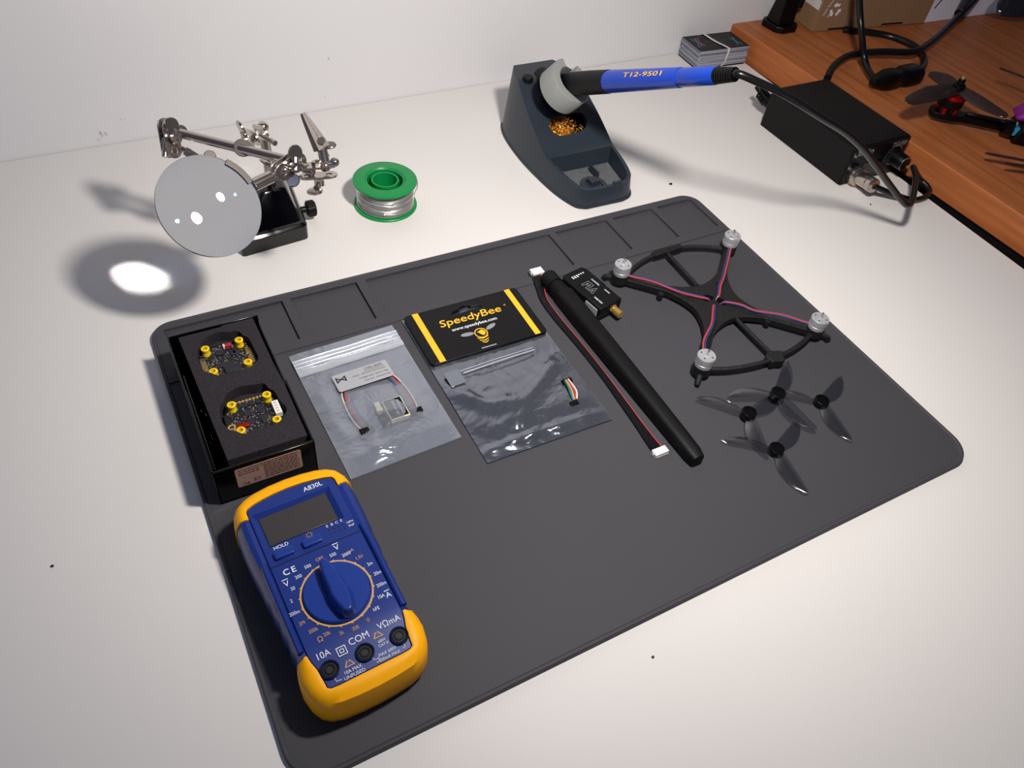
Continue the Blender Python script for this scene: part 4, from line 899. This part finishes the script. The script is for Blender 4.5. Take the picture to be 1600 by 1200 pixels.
# ================================================================== CARD STACK
CM_ = RZ((606, 509, 0), -3.5)
rnd = random.Random(4); src = None; ncard = 34; th = 19.2 / ncard
for i in range(ncard):
    dx, dy = rnd.gauss(0, .5), rnd.gauss(0, .35)
    topc = i == ncard - 1; botc = i == 0
    if botc: dx, dy = -1.5, -1.0
    z0 = -3 + i * th
    if i in (0, 1, ncard - 1):
        k = MB(RZ((606 - (606 if i == 1 else 0) * 0, 509, 0), -3.5)); k.prism(rrect(0, 66.5, 0, 37, 1.6, 3), 0, th * .86)
        k.m = 1; k.prism(rrect(.05, 66.45, .05, 36.95, 1.6, 3), th * .8, th * .93)
        o = k.build('business_card', ['paperw', 'card'], origin=(606, 509, 0), smooth=None)
        if i == 1: src = o
        if botc: o.data.materials[0] = K['card']
    else: o = src.copy(); S.collection.objects.link(o)
    o.location = W((606 + dx, 509 + dy, z0)); o.rotation_euler.z = math.radians(rnd.gauss(0, .35))
    lab_ = 'black business card with coloured lines, topmost of the banded stack' if topc else ('black card sticking out, bottom of the banded stack' if botc else 'business card in the middle of the rubber-banded stack')
    tag(o, lab_, 'card', 'business cards in the banded stack')
    if topc:
        topcard = o
        zt_ = 0.93 * th
        k = MB(RZ((606, 509, 0), -3.5)); k.v = []
        for r in range(4): k.text(['——————', '—————— ———', '—— — ——', '——— ———'][r], 3.2, (33, 24 - r * 4.4, zt_ + .05), sx=.9)
        k.build('print', 'sprint', topcard, smooth=None, recalc=False)
        for col, x0 in (('magenta', 8), ('cyan', 5)):
            k = MB(RZ((606, 509, 0), -3.5)); k.prism([(x0, 10), (x0 + .9, 10), (x0 + 9, 31), (x0 + 8, 31)], zt_, zt_ + .06); k.prism([(x0 + 7, 12), (x0 + 8, 12), (x0 + 2, 30), (x0 + 1.2, 30)], zt_, zt_ + .06); k.build('stripe', col, topcard, recalc=False)
        k = MB(RZ((606, 509, 0), -3.5)); k.prism([(54, 6), (54.9, 6), (60, 24), (59, 24)], zt_, zt_ + .06); k.prism([(60, 6), (60.9, 6), (55, 24), (54.2, 24)], zt_, zt_ + .06); k.build('stripe', 'cyan', topcard, recalc=False)
        for c in topcard.children: c.matrix_parent_inverse = M.Identity(4)
k = MB(RZ((606, 509, 0), -3.5)); zt_ = -3 + 19.4
hh_ = [(29, 37.8, zt_ - 2), (28.5, 36, zt_ + .45), (31, 18, zt_ + .5), (36.5, 1.5, zt_ + .45), (37.2, -1.1, zt_ - 1.5), (36, -1.3, 3), (33.5, -1.2, -1.6), (33.0, -.9, -2.5)]
k.tube(spl(hh_, 6), 1.7, 8, sx=.4, up=(0, .35, 1))
rb = k.build('rubber_band', 'band', smooth=60); tag(rb, 'pale rubber band stretched round the stack of cards', 'rubber band')

# ================================================================== HELPING HAND WITH MAGNIFIER
hh = thing('helping_hand', 'helping-hand tool on black iron base with magnifier lens and chrome arms', 'helping hand', (103, 395, ZD))
def quad(l): return [V(p) for p in l]
k = MB()
B0 = [(75, 364), (127, 369), (133, 436), (83, 440)]
def rq(q, r, z):   # rounded quad
    out = []
    n = 4
    for i in range(4):
        p = V(q[i]); a = (V(q[i - 1]) - p).normalized(); b_ = (V(q[(i + 1) % 4]) - p).normalized()
        for t in (0, .25, .5, .75, 1): s0 = p + a * r; s1_ = p + b_ * r; out.append((*((1 - t) ** 2 * s0 + 2 * t * (1 - t) * p + t * t * s1_), z))
    return out
k.loft([rq(B0, 4, -3), rq(B0, 4, 9), rq([(76.5, 366), (125.5, 371), (131.5, 434.5), (84.5, 438.5)], 4, 11)], cap1=True)
k.loft([rq([(78, 369), (124, 373.5), (130, 433.5), (86, 437)], 4, 10.9), rq([(98, 381), (118, 383), (121, 404), (100, 404)], 4, 34), rq([(99.5, 382.5), (116.5, 384.5), (119.5, 402), (101.5, 402)], 4, 35.5)])
k.build('cast_base', 'iron', hh, bevel=.8, smooth=40)
k = MB().cyl((127, 392, 7), (134, 391.6, 7), 2.6, n=16); k.lathe([(5.2, 0), (5.8, .8), (5.8, 6.2), (5.2, 7)], (133, 391.5, 7), (1, -.03, 0), 24)
for i in range(16): a = 2 * math.pi * i / 16; k.cyl((133.8, 391.5 + 5.8 * math.cos(a), 7 + 5.8 * math.sin(a)), (139.2, 391.4 + 5.8 * math.cos(a), 7 + 5.8 * math.sin(a)), .6, n=6)
k.build('clamp_knob', 'black', hh, smooth=35)
post = V((109.5, 391, 0)); PT = V((109.5, 391, 75))
k = MB().cyl(post + V((0, 0, 30)), PT, 3.6, n=24); k.cyl(PT, PT + V((0, 0, 4)), 2, n=12); k.sph(PT + V((0, 0, 6)), 4, 16); k.build('post', 'chrome', hh, smooth=50)
def plates(c, long, nrm, L=24, Wd=10.5, gap=6.2, name='ball_clamp', screw=1, wing=(0, 0, 1), parent=None):
    """two parallel oval plates with holes, a screw through the middle and a thumb wing"""
    c = V(c); x, y, z = frame(nrm, long); k = MB()
    for s_ in (-1, 1):
        kk = MB(T(c + z * (s_ * gap / 2), x, y, z)); R_ = Wd / 2; pts = [(L / 2 - R_ + R_ * math.cos(a), R_ * math.sin(a)) for a in [-math.pi / 2 + math.pi * i / 10 for i in range(11)]] + [(-(L / 2 - R_) + R_ * math.cos(a), R_ * math.sin(a)) for a in [math.pi / 2 + math.pi * i / 10 for i in range(11)]]
        kk.prism(pts, -.6, .6, [circ(L / 2 - R_, 0, 2.1, 14), circ(-(L / 2 - R_), 0, 2.1, 14)]); b0 = len(k.v); k.v += kk.v; k.f += [tuple(i + b0 for i in f_) for f_ in kk.f]; k.mi += kk.mi
    o = k.build(name, 'chrome', parent or hh, smooth=30, bevel=.3)
    k = MB().cyl(c - z * (gap / 2 + 3) * 1, c + z * (gap / 2 + 6) * screw, 1.6, n=12); k.cyl(c - z * screw * (gap / 2 + 3), c - z * screw * (gap / 2 + .6), 3, n=6)
    w0 = c + z * screw * (gap / 2 + 4.5); wx, wy_, wz = frame(wing, z)
    e = w0 + V(wing).normalized() * 9
    nn = z.cross(V(wing)).normalized(); k.cyl(w0 - V(wing).normalized() * 2, w0 + V(wing).normalized() * 6, 2.0, n=10)
    for s_ in ((1,) if True else (1, -1)):
        ff = V(wing).normalized().cross(z).normalized()
        k.lathe([(4.6, -.9), (5, -.5), (5, .5), (4.6, .9)], e, z if abs(V(wing).normalized().dot(z)) < .5 else ff, 24)
    k.cyl(w0 - z * 1.8, w0 + z * 1.8, 3.2, n=16)
    k.build('wing_screw', 'chrome', hh, smooth=35); return o
vdir = lambda u, v, z: (CP - un(u, v, z)).normalized()
RX, RY, RZc = V(RC[0]), V(RC[1]), V(RC[2])          # camera-aligned helper axes, used only to read directions off the photo
AL, AR = un(268, 205, 93), un(452, 251, 94)
AD = (AR - AL).normalized(); AM = un(383, 231, 90)
MB().cyl(AL + AD * 3, AR - AD * 2, 3.05, n=28).build('arm_rod', 'chrome', hh, smooth=50)
k = MB().sph(AL, 4, 16); k.sph(AR + AD * 2, 4, 16); k.build('arm_ball', 'chrome', hh)
# collar on the arm with its flat thumb screw, linked to the post
k = MB().cyl(AM - AD * 4.5, AM + AD * 4.5, 4.6, n=24); k.build('arm_collar', 'chrome', hh, bevel=.5)
tow = (CP - AM).normalized()
k = MB().cyl(AM, AM + tow * 9, 2.2, n=14); k.lathe([(5.2, -1), (5.6, -.5), (5.6, .5), (5.2, 1)], AM + tow * 9 - RX * 1.5, tow, 28); k.build('thumb_screw', 'dsteel', hh, smooth=35)
lk0 = AM - tow * 4; lk1 = PT + V((0, 0, 6))
MB().cyl(AM, lk0 + (lk1 - lk0) * .5, 2.4, n=12).build('link', 'chrome', hh)
cm = (lk0 + lk1) / 2 + (lk1 - lk0) * .12
plates(cm, (lk1 - lk0), V((.95, .2, .2)), L=26, screw=-1, wing=(-.2, .1, 1), gap=7)
k = MB().cyl(cm + V((3, 0, 0)), un(430, 224, 84), 1.9, n=14); k.build('screw_end', 'chrome', hh)
# left end clamp, rod and clip hidden behind the lens
CL = un(265, 216, 90); dn = (un(280, 235, 86) - un(256, 197, 94)).normalized()
plates(CL, dn, (RZc * .55 + RX * .75 - RY * .2), L=25, screw=1, wing=RY * .9 - RX * .3)
k = MB().cyl(CL + RX * -2, CL - RX * 3 - RY * 12, 2, n=12); k.lathe([(3.6, -.9), (4, 0), (3.6, .9)], CL + RY * 6 + RX * 6 - RZc * 4, RZc * .6 + RX * .6, 20); k.build('wing_screw', 'chrome', hh)
a, b_, c_ = un(284, 232, 86), un(311, 249, 82), un(334, 262, 78)
k = MB().cyl(a, a + (b_ - a) * .25, 1.8, n=12); k.lathe([(2.2, 0), (3.1, 1), (3.1, 9.5), (2.4, 10.5)], a + (b_ - a) * .2, b_ - a, 6); k.build('clip_socket', 'chrome', hh, smooth=25)
def clip(base, tip, side, w=5.5, name='alligator_clip'):
    base, tip = V(base), V(tip); d = tip - base; L = d.length; x, y, z = frame(d, side)
    o = None
    for s_ in (1, -1):
        k = MB(T(base, x, y, z)); rows = []
        for i in range(25):
            t = i / 24; hw = (w / 2) * (1 - .55 * t); h = (3.2 * (1 - t) ** .8 + .9) * s_
            tooth = (.55 if i % 2 and t > .4 else 0) * s_ * -1
            open_ = .15 * s_
            rows.append([(-hw, h + open_, t * L), (hw, h + open_, t * L), (hw, open_ + tooth, t * L), (-hw, open_ + tooth, t * L)])
        k.loft(rows); j = k.build('clip_jaw', 'dsteel', hh, smooth=30, label='serrated clip jaw') 
    k = MB(T(base, x, y, z)); k.cyl((-w / 2 - 1.2, 0, L * .2), (w / 2 + 1.2, 0, L * .2), 2.4, n=16); k.cyl((0, 0, -6), (0, 0, 4), 2.2, n=14); k.build('clip_hinge', 'chrome', hh)
clip(b_, c_ + (c_ - b_) * .9, RY)
k = MB().lathe([(3.4, -.8), (3.9, 0), (3.4, .8)], un(328, 244, 84), RZc + RX * .4, 20); k.build('clip_thumb_tab', 'dsteel', hh)
# magnifier
LC = V((53, 297, 92)); bis = V((.147, -.714, .682)); rh = (RX * -.74 + RY * -.68).normalized(); LN = (bis - rh * .115).normalized()
Rl, rad, et = 158.0, 30.0, 1.8
def lensprof():
    pr = []; sag = lambda r: Rl - math.sqrt(Rl * Rl - r * r); s0 = sag(rad)
    up_ = [(max(rad * i / 14, .02), et / 2 + s0 - sag(rad * i / 14)) for i in range(15)]
    return [(r, -h) for r, h in up_] + [(rad, et / 2)] + [(r, h) for r, h in up_[::-1][1:]]
k = MB(); lx, ly, lz = frame(LN, RX)
prof = lensprof(); n_ = 96
k.loft([[LC + lz * h + (lx * math.cos(2 * math.pi * i / n_) + ly * math.sin(2 * math.pi * i / n_)) * r for i in range(n_)] for r, h in prof])
lens = k.build('magnifier_lens', 'lens', hh, smooth=30)
JL = un(437, 267, 99)
jd = (JL - LC); jd = (jd - LN * jd.dot(LN)).normalized()
R0 = LC + jd * 29.5
k = MB().cyl(R0 + jd * 1.0, R0 + jd * 14, 3.9, n=28); k.cyl(R0 + jd * 14, R0 + jd * 15, 3.4, 2, n=24); k.cyl(R0 + jd * 15, R0 + jd * 22, 1.6, n=12); k.sph(R0 + jd * 24, 3.8, 14)
k.build('lens_ferrule', 'chrome', hh, smooth=40)
an0 = math.degrees(math.atan2(jd.dot(ly), jd.dot(lx)))
# rim clip: short curved bracket hugging the edge of the lens
k = MB(); x_, y_, z_ = frame(LN, RX); k.ring([(27.6, -2.0), (31.2, -2.0), (31.2, 2.0), (27.6, 2.0), (27.6, 1.5), (30.6, 1.5), (30.6, -1.5), (27.6, -1.5)], LC, LN, 16, an0 - 16, an0 + 19)
k.build('rim_bracket', 'chrome', hh, smooth=35)
ball1 = R0 + jd * 24; ball2 = AR + AD * 2
mid = (ball1 + ball2) / 2
plates(mid, ball2 - ball1, RX * .75 - RY * .3 + RZc * .6, L=max(24, (ball2 - ball1).length + 9), screw=1, wing=RY)
k = MB().cyl(mid, mid - RX * 9 + RY * 3, 1.8, n=12); k.lathe([(3.4, -.8), (4.2, 0), (3.4, .8)], mid - RX * 14 + RY * 2, RY * .7 + RX * .3, 20); k.lathe([(3.8, -.8), (4.4, 0), (3.8, .8)], mid + RX * 3 - RY * 9, RZc, 20)
k.cyl(mid + RX * 1, mid + RX * 3 - RY * 7, 1.6, n=10); k.build('wing_screw', 'chrome', hh, smooth=35)
# right link, clamp and clip pointing up
q1 = un(485, 268, 92); q2 = un(507, 263, 92)
k = MB().cyl(ball2 + RX * 2, q1, 1.7, n=14); k.cyl(ball2 + (q1 - ball2) * .3, ball2 + (q1 - ball2) * .78, 2.9, n=20); k.sph(q1, 3.4, 14); k.build('link', 'chrome', hh, smooth=40)
plates((q1 + q2) / 2 - RY * .5, RX * 1 + RY * .28, RY * .8 + RZc * .6, L=24, screw=-1, wing=-RX * .1 + RZc * .4 - RY * .5, gap=6.5)
cb0 = un(508, 256, 95); cb1 = un(503, 232, 101); ct = un(473, 177, 120)
k = MB().cyl(cb0, cb1, 3.2, n=18); k.sph(cb0 - RY * 1.5, 3.6, 14); k.cyl(cb0 + RX * 1, cb0 + RX * 6, 2.4, n=14); k.sph(cb0 + RX * 6 + RY * 1, 3, 14, (1, 1, 1)); k.cyl(cb0 - RX * 8 - RY * 1, cb0, 2.2, n=12); k.build('clip_socket', 'chrome', hh, smooth=40)
clip(cb1, ct, RX * .6 + RZc * .9, w=7.5)
k = MB().lathe([(3.6, -.8), (4.1, 0), (3.6, .8)], cb1 + RX * 5 + RY * 2, RZc * .6 + RY * .6, 20); k.build('clip_thumb_tab', 'dsteel', hh)

# ================================================================== THINGS ON THE WOODEN DESK
ZW = 22.0
# black mount
a = un(1213, 40, ZW); mc = V((a.x, a.y, ZW))
k = MB()
pts = [(-16, -15), (-9, -21), (10, -21), (17, -15), (17, 6), (10, 12), (-11, 12), (-18, 6)]
MXm = RZ((mc.x, mc.y, ZW), 0)
mt = thing('black_mount', 'faceted black plastic mount beside the cardboard box at the wall', 'mount', tuple(mc))
MB(MXm).prism(pts, 0, 7).build('foot', 'black', mt, bevel=1.2)
k = MB(MXm).loft([[(-13, -14, 6), (11, -14, 6), (13, 6, 6), (-12, 8, 6)], [(-10, -10, 30), (12, -12, 34), (13, 6, 34), (-8, 6, 30)], [(-12, -6, 62), (10, -10, 66), (12, 6, 68), (-9, 8, 64)]])
k.build('body', 'black', mt, bevel=1.5)
MB(MXm).cyl((13, -8, 24), (17, -8, 40), 6, 5, n=14).build('side_lug', 'black', mt)
# cardboard box
e0 = un(1268, 51, ZW); e1 = un(1443, 37, ZW); fd = (e1 - e0); fl_ = fd.length; fd.normalize()
e2 = un(1240, 38, ZW)
sd_ = V((-fd.y, fd.x, 0)); dep = 546 + 0.0035 * 740 - e0.y - 6
MXc = T(V((e0.x, e0.y, ZW)), fd, sd_, (0, 0, 1)); dep = min(dep, 48)
cbx = thing('cardboard_box', 'brown cardboard box with recycling mark and white tape, against the wall', 'box', (e0.x + 60, e0.y + 20, ZW))
MB(MXc).box(0, fl_, 0, dep, .6, 95).build('carton', 'cardboard', cbx, bevel=.6)
k = MB(MXc); k.box(-.5, 0, 2, dep - 2, 24, 34); k.build('tape', 'tape', cbx)
k = MB(MXc)
for i in range(3):
    a = math.radians(90 + 120 * i); cx, cz = 22 + 5.4 * math.cos(a), 24 + 5.4 * math.sin(a)
    k2 = MB(MXc @ T((cx, -.25, cz), (math.cos(a + 1.57), 0, math.sin(a + 1.57)), (-math.sin(a + 1.57), 0, math.cos(a + 1.57)), (0, -1, 0)))
    k2.prism([(-4.2, -1.4), (1.5, -1.6), (1.5, -3.2), (4.6, 0), (1.5, 3.0), (1.5, 1.5), (-3.4, 1.5)], -.1, .12); b0 = len(k.v); k.v += k2.v; k.f += [tuple(i_ + b0 for i_ in f_) for f_ in k2.f]; k.mi += k2.mi
k.text('100% Recycled', 4.2, (11, -.3, 30), x=(.35, 0, 1), y=(-1, 0, .35)); k.text('PAP', 3.6, (15.5, -.3, 19), x=(.35, 0, 1), y=(-1, 0, .35))
rc_ = k.build('recycling_mark', 'wprint', cbx, smooth=None, recalc=False)
k = MB(MXc)
k.box(22, 58, -.3, .3, 1.6, 3.6); k.build('hand_slot', 'gapblack', cbx); MB(MXc).box(100, 132, -.3, .3, 2.2, 4.2).build('hand_slot', 'gapblack', cbx)
# leaflet slab leaning
l0 = un(1443, 37, ZW); l1 = un(1545, 23, ZW)
ld_ = (l1 - l0); ln = ld_.length; ld_.normalize()
MXl = T(V((l0.x, l0.y + 1.5, ZW)), ld_, V((-ld_.y, ld_.x, .12)).normalized(), V((.12, .1, 1)).normalized())
lf = MB(MXl).box(0, ln + 30, 0, 3, .3, 90).build('leaflet', 'leaf', bevel=.3); tag(lf, 'white printed leaflet standing beside the cardboard box', 'leaflet')
k = MB(MXl); k.v = []
k.tube([(9, -.2, 16), (12, -.2, 21), (14, -.2, 24), (20, -.2, 30)], .7, 5); k.box(13, 20, -.3, 0, 31, 31.8); k.box(8, 12, -.3, 0, 40, 40.6); k.box(24, 30, -.3, 0, 38, 38.6)
pr_ = k.build('print', 'kprint', lf)
# clear bag with dark content at the right edge
pb = un(1585, 36, ZW)
def cbag(u, v):
    a = 2 * math.pi * u; r = (26 + 5 * noise.noise(V((math.cos(a) * 1.5, math.sin(a) * 1.5, v * 3)))) * (1 - .12 * v + .05 * math.sin(9 * v))
    return (pb.x + 26 + r * 1.7 * math.cos(a), pb.y + 24 + r * .9 * math.sin(a), ZW + .5 + v * 46)
tag(MB().grid(48, 16, cbag).build('poly_bag', 'clear', smooth=70, recalc=False), 'clear plastic bag holding dark parts, upper right corner', 'bag')
k = MB().loft([[(pb.x + 26 + 34 * s_ * math.cos(a), pb.y + 24 + 18 * s_ * math.sin(a), ZW + z) for a in [2 * math.pi * i / 20 for i in range(20)]] for z, s_ in ((.6, .8), (12, 1), (30, .9), (40, .6))])
tag(k.build('dark_part_bundle', 'gblack', smooth=60), 'dark bundle inside the clear plastic bag', 'bundle')
# cables
def cable(name, pts, r, label, plug_=None):
    o = thing(name, label, 'cable', tuple(pts[0])); MB().tube(spl(pts, 8), r, 12).build('cord', 'cablack', o, smooth=60); return o
zc = ZW + 3
# inline plug with its two cords
pl0, pl1 = un(1368, 128, ZW + 9), un(1434, 114, ZW + 9)
cab = thing('power_cord', 'black mains cord with an inline coupler lying on the wooden desk', 'cable', (pl0.x, pl0.y, ZW))
d_ = pl1 - pl0; L = d_.length; x, y, z = frame(d_, (0, 0, 1)); k = MB(); rows = []
for t, hw, ht in ((-.08, 3.5, 3.2), (0, 5, 4.5), (.08, 8, 7), (.22, 10.5, 9), (.42, 10, 9), (.5, 8, 8), (.56, 8.5, 9.5), (.62, 11, 9), (.9, 11, 9), (.95, 10.6, 8.6)):
    rows.append([pl0 + d_ * t + y * hw * math.copysign(abs(math.cos(a)) ** .6, math.cos(a)) + x * ht * math.copysign(abs(math.sin(a)) ** .6, math.sin(a)) for a in [2 * math.pi * i / 20 for i in range(20)]])
k.loft(rows); k.build('coupler', 'black', cab, smooth=50, bevel=.4)
MB().tube(spl([pl0 + d_ * .02, un(1357, 110, zc + 6), un(1350, 88, zc + 14), un(1347, 60, zc + 30), un(1344, 25, zc + 48), un(1342, -20, zc + 66)], 8), 3.4, 12).build('cord', 'cablack', cab, smooth=60)
MB().tube(spl([pl1 - d_ * .08, un(1442, 104, zc + 3), un(1442, 88, zc - 0), un(1428, 72, zc + 1), un(1395, 58, zc), un(1360, 51, zc), un(1330, 48, zc), un(1318, 46, zc)], 8), 3.9, 12).build('cord', 'cablack', cab, smooth=60)
cab2 = thing('station_lead', 'thick black cable running from behind the soldering station up to the leaflet', 'cable', tuple(un(1292, 124, ZW)))
MB().tube(spl([V((690, 404, 10)), un(1293, 122, ZW + 8), un(1304, 102, zc + 6), un(1330, 86, zc + 5), un(1375, 81, zc + 9), un(1425, 81, zc + 10), un(1452, 68, zc + 10), un(1485, 38, zc + 12), un(1515, 8, zc + 22), un(1540, -20, zc + 30)][1:], 8), 3.7, 12).build('cord', 'cablack', cab2, smooth=60)
s0, s1_ = un(1499, 22, zc + 16), un(1515, -4, zc + 24)
MB().cyl(s0, s1_, 6, 7.5, n=18).build('cable_sleeve', 'cablack', cab2, bevel=.6)
# racing drone with its near motor, arm and a purple-wrapped body
rd = thing('racing_drone', 'black carbon racing drone with red motor and dark three-blade propeller at right edge', 'drone', tuple(un(1480, 170, ZW)))
ma = un(1476, 172, ZW + 12)
mb_ = un(1602, 200, ZW + 12)
ad = (mb_ - ma); ad.z = 0; AL_ = ad.length; ad.normalize(); an_ = V((-ad.y, ad.x, 0))
zA = ZW + 13
k = MB(T(V((ma.x, ma.y, 0)), ad, an_, (0, 0, 1)))
k.prism([(-13, -4), (-10, -9), (0, -9.5), (9, -9), (18, -6), (70, -5), (AL_ + 20, -9), (AL_ + 60, -20), (AL_ + 60, 20), (AL_ + 20, 9), (70, 5), (18, 6), (9, 9), (0, 9.5), (-10, 9), (-13, 4)], ZW + 6, ZW + 12)
k.build('carbon_arm', 'black', rd, bevel=.8)
MB(T(V((ma.x, ma.y, 0)), ad, an_, (0, 0, 1))).box(20, AL_ + 10, -2.4, 2.4, ZW + 12, ZW + 15).build('wire_sleeve', 'wblack', rd, bevel=.8)
MB(T(V((ma.x, ma.y, 0)), ad, an_, (0, 0, 1))).box(58, 80, -3.2, 3.2, ZW + 12, ZW + 16).build('heatshrink', 'sprint', rd, bevel=.8, label='grey printed heat-shrink sleeve')
mo_ = V((ma.x, ma.y, ZW + 15.5)) + ad * 1
for i in range(4):
    a = i * math.pi / 2 + .4
    MB().cyl(mo_ + V((8.2 * math.cos(a), 8.2 * math.sin(a), -3.5)), mo_ + V((8.2 * math.cos(a), 8.2 * math.sin(a), 2.2)), 2.4, n=12).build('standoff', 'redm', rd, label='red standoff')
k = MB().lathe([(9, 1.8), (11.5, 2.5), (12, 4), (12, 11)], mo_, n=32); k.build('motor_stator', 'black', rd)
k = MB().ring([(10.2, 11), (12.3, 11), (12.3, 14.5), (11, 15.4), (5, 16.4), (5, 15.4), (10.2, 14.4)], mo_, n=40); mtr = k.build('motor_bell', 'redm', rd, label='red motor bell')
k = MB().lathe([(5, 14), (6, 17), (6, 23), (4.5, 24), (3.4, 24), (3.4, 28), (1, 29)], mo_, n=20); k.build('prop_hub', 'black', rd, smooth=40)
MB().cyl(mo_ + V((0, 0, 28)), mo_ + V((0, 0, 31)), 1.6, n=12).build('shaft_tip', 'gold', rd)
def bigblade(c, ang, L, w, pitch, nm='propeller_blade', par=None, droop=0):
    k = MB(M.Translation(c) @ M.Rotation(math.radians(ang), 4, 'Z')); rows = []
    for i in range(17):
        t = i / 16; r = 5 + (L - 5) * t; ch = w * (.42 + .58 * math.sin(math.pi * min(1, t * .75 + .18))) * (1 if t < .93 else max(.35, 1 - ((t - .93) / .07) ** 2 * .6)); p = math.radians(pitch * (1 - .45 * t)); row = []
        for j in range(7): u = -1 + j / 3; row.append((r, -2 * math.sin(math.pi * t) + u * ch / 2 * math.cos(p), u * ch / 2 * math.sin(p) + .8 * (1 - u * u) + droop * t))
        rows.append(row + [(q[0], q[1], q[2] - .9) for q in row[::-1]])
    k.loft(rows); return k.build(nm, 'prop2', par, smooth=60)
K['prop2'] = mat('dark_tinted_propeller', '2a2224', .22, trans=0, alpha=.78)
hz = mo_ + V((0, 0, 20))
def ang_to(px, z):
    p = un(px[0], px[1], z); return math.degrees(math.atan2(p.y - hz.y, p.x - hz.x)), V((p.x - hz.x, p.y - hz.y)).length
for px, w in (((1418, 156), 17), ((1455, 110), 17), ((1576, 179), 12)):
    a_, L_ = ang_to(px, hz.z + 2); bigblade(hz, a_, L_, w, 34 if w == 12 else -20, par=rd)
bd = V((ma.x, ma.y, 0)) + ad * (AL_ + 22)
k = MB(T(V((bd.x, bd.y, ZW)), ad, an_, (0, 0, 1)))
k.loft([[(-34, -18, 3), (50, -22, 3), (50, 22, 3), (-34, 18, 3)], [(-30, -18, 20), (50, -22, 24), (50, 22, 24), (-30, 18, 20)]]); k.build('body', 'black', rd, bevel=2)
k = MB(T(V((bd.x, bd.y, ZW)) - ad * 12 + an_ * 4, ad, an_, (0, 0, 1))); k.loft([[(-26, -12, 20), (44, -16, 22), (44, 16, 22), (-26, 14, 20)], [(-14, -9, 36), (44, -14, 46), (44, 14, 46), (-14, 10, 36)], [(-4, -4, 44), (44, -8, 52), (44, 8, 52), (-4, 5, 44)]]); k.build('wrapped_battery', 'purple', rd, bevel=3, bseg=3, smooth=60, label='purple wrapped battery')
MB(T(V((bd.x, bd.y, ZW)), ad, an_, (0, 0, 1))).cyl((-36, -8, 12), (-44, -8, 12), 8, 7, n=20).build('camera', 'gblack', rd)
MB(T(V((bd.x, bd.y, ZW)), ad, an_, (0, 0, 1))).box(-36, -30, -14, -8, 8, 16).build('connector', 'cyan', rd, bevel=.6)
# edges of its other propellers that reach into the frame
for (p0, p1, w) in (((1562, 106), (1625, 132), 9), ((1540, 239), (1620, 256), 10), ((1571, 255), (1640, 266), 8)):
    z_ = ZW + 34 if p0[1] < 200 else ZW + 14
    A0, B0_ = un(*p0, z_), un(*p1, z_); c = B0_ + (B0_ - A0) * .6; an2 = math.degrees(math.atan2(A0.y - c.y, A0.x - c.x)); bigblade(c, an2, (A0 - c).length, w, 22, par=rd)

# ================================================================== CRUMBS ON THE DESK
for (u, v, lab_) in ((82, 885, 'tiny dark fleck on the desk left of the multimeter'), (1020, 1027, 'tiny dark fleck on the desk in front of the mat'), (1048, 288, 'dark flat crumb of solder on the desk between stand and mat'), (1360, 320, 'tiny dark fleck on the desk beside the station cable loop')):
    p = un(u, v, ZD); sc_ = 1.0 if u == 1048 else .5; k = MB().prism([(p.x + 1.6 * sc_ * math.cos(a) * (1 + .2 * math.sin(3 * a)), p.y + 1.3 * sc_ * math.sin(a)) for a in [2 * math.pi * i / 12 for i in range(12)]], ZD, ZD + .8)
    tag(k.build('solder_crumb', 'kprint', bevel=.2), lab_, 'crumb')
for o in S.objects:
    if '_o' in o: del o['_o']
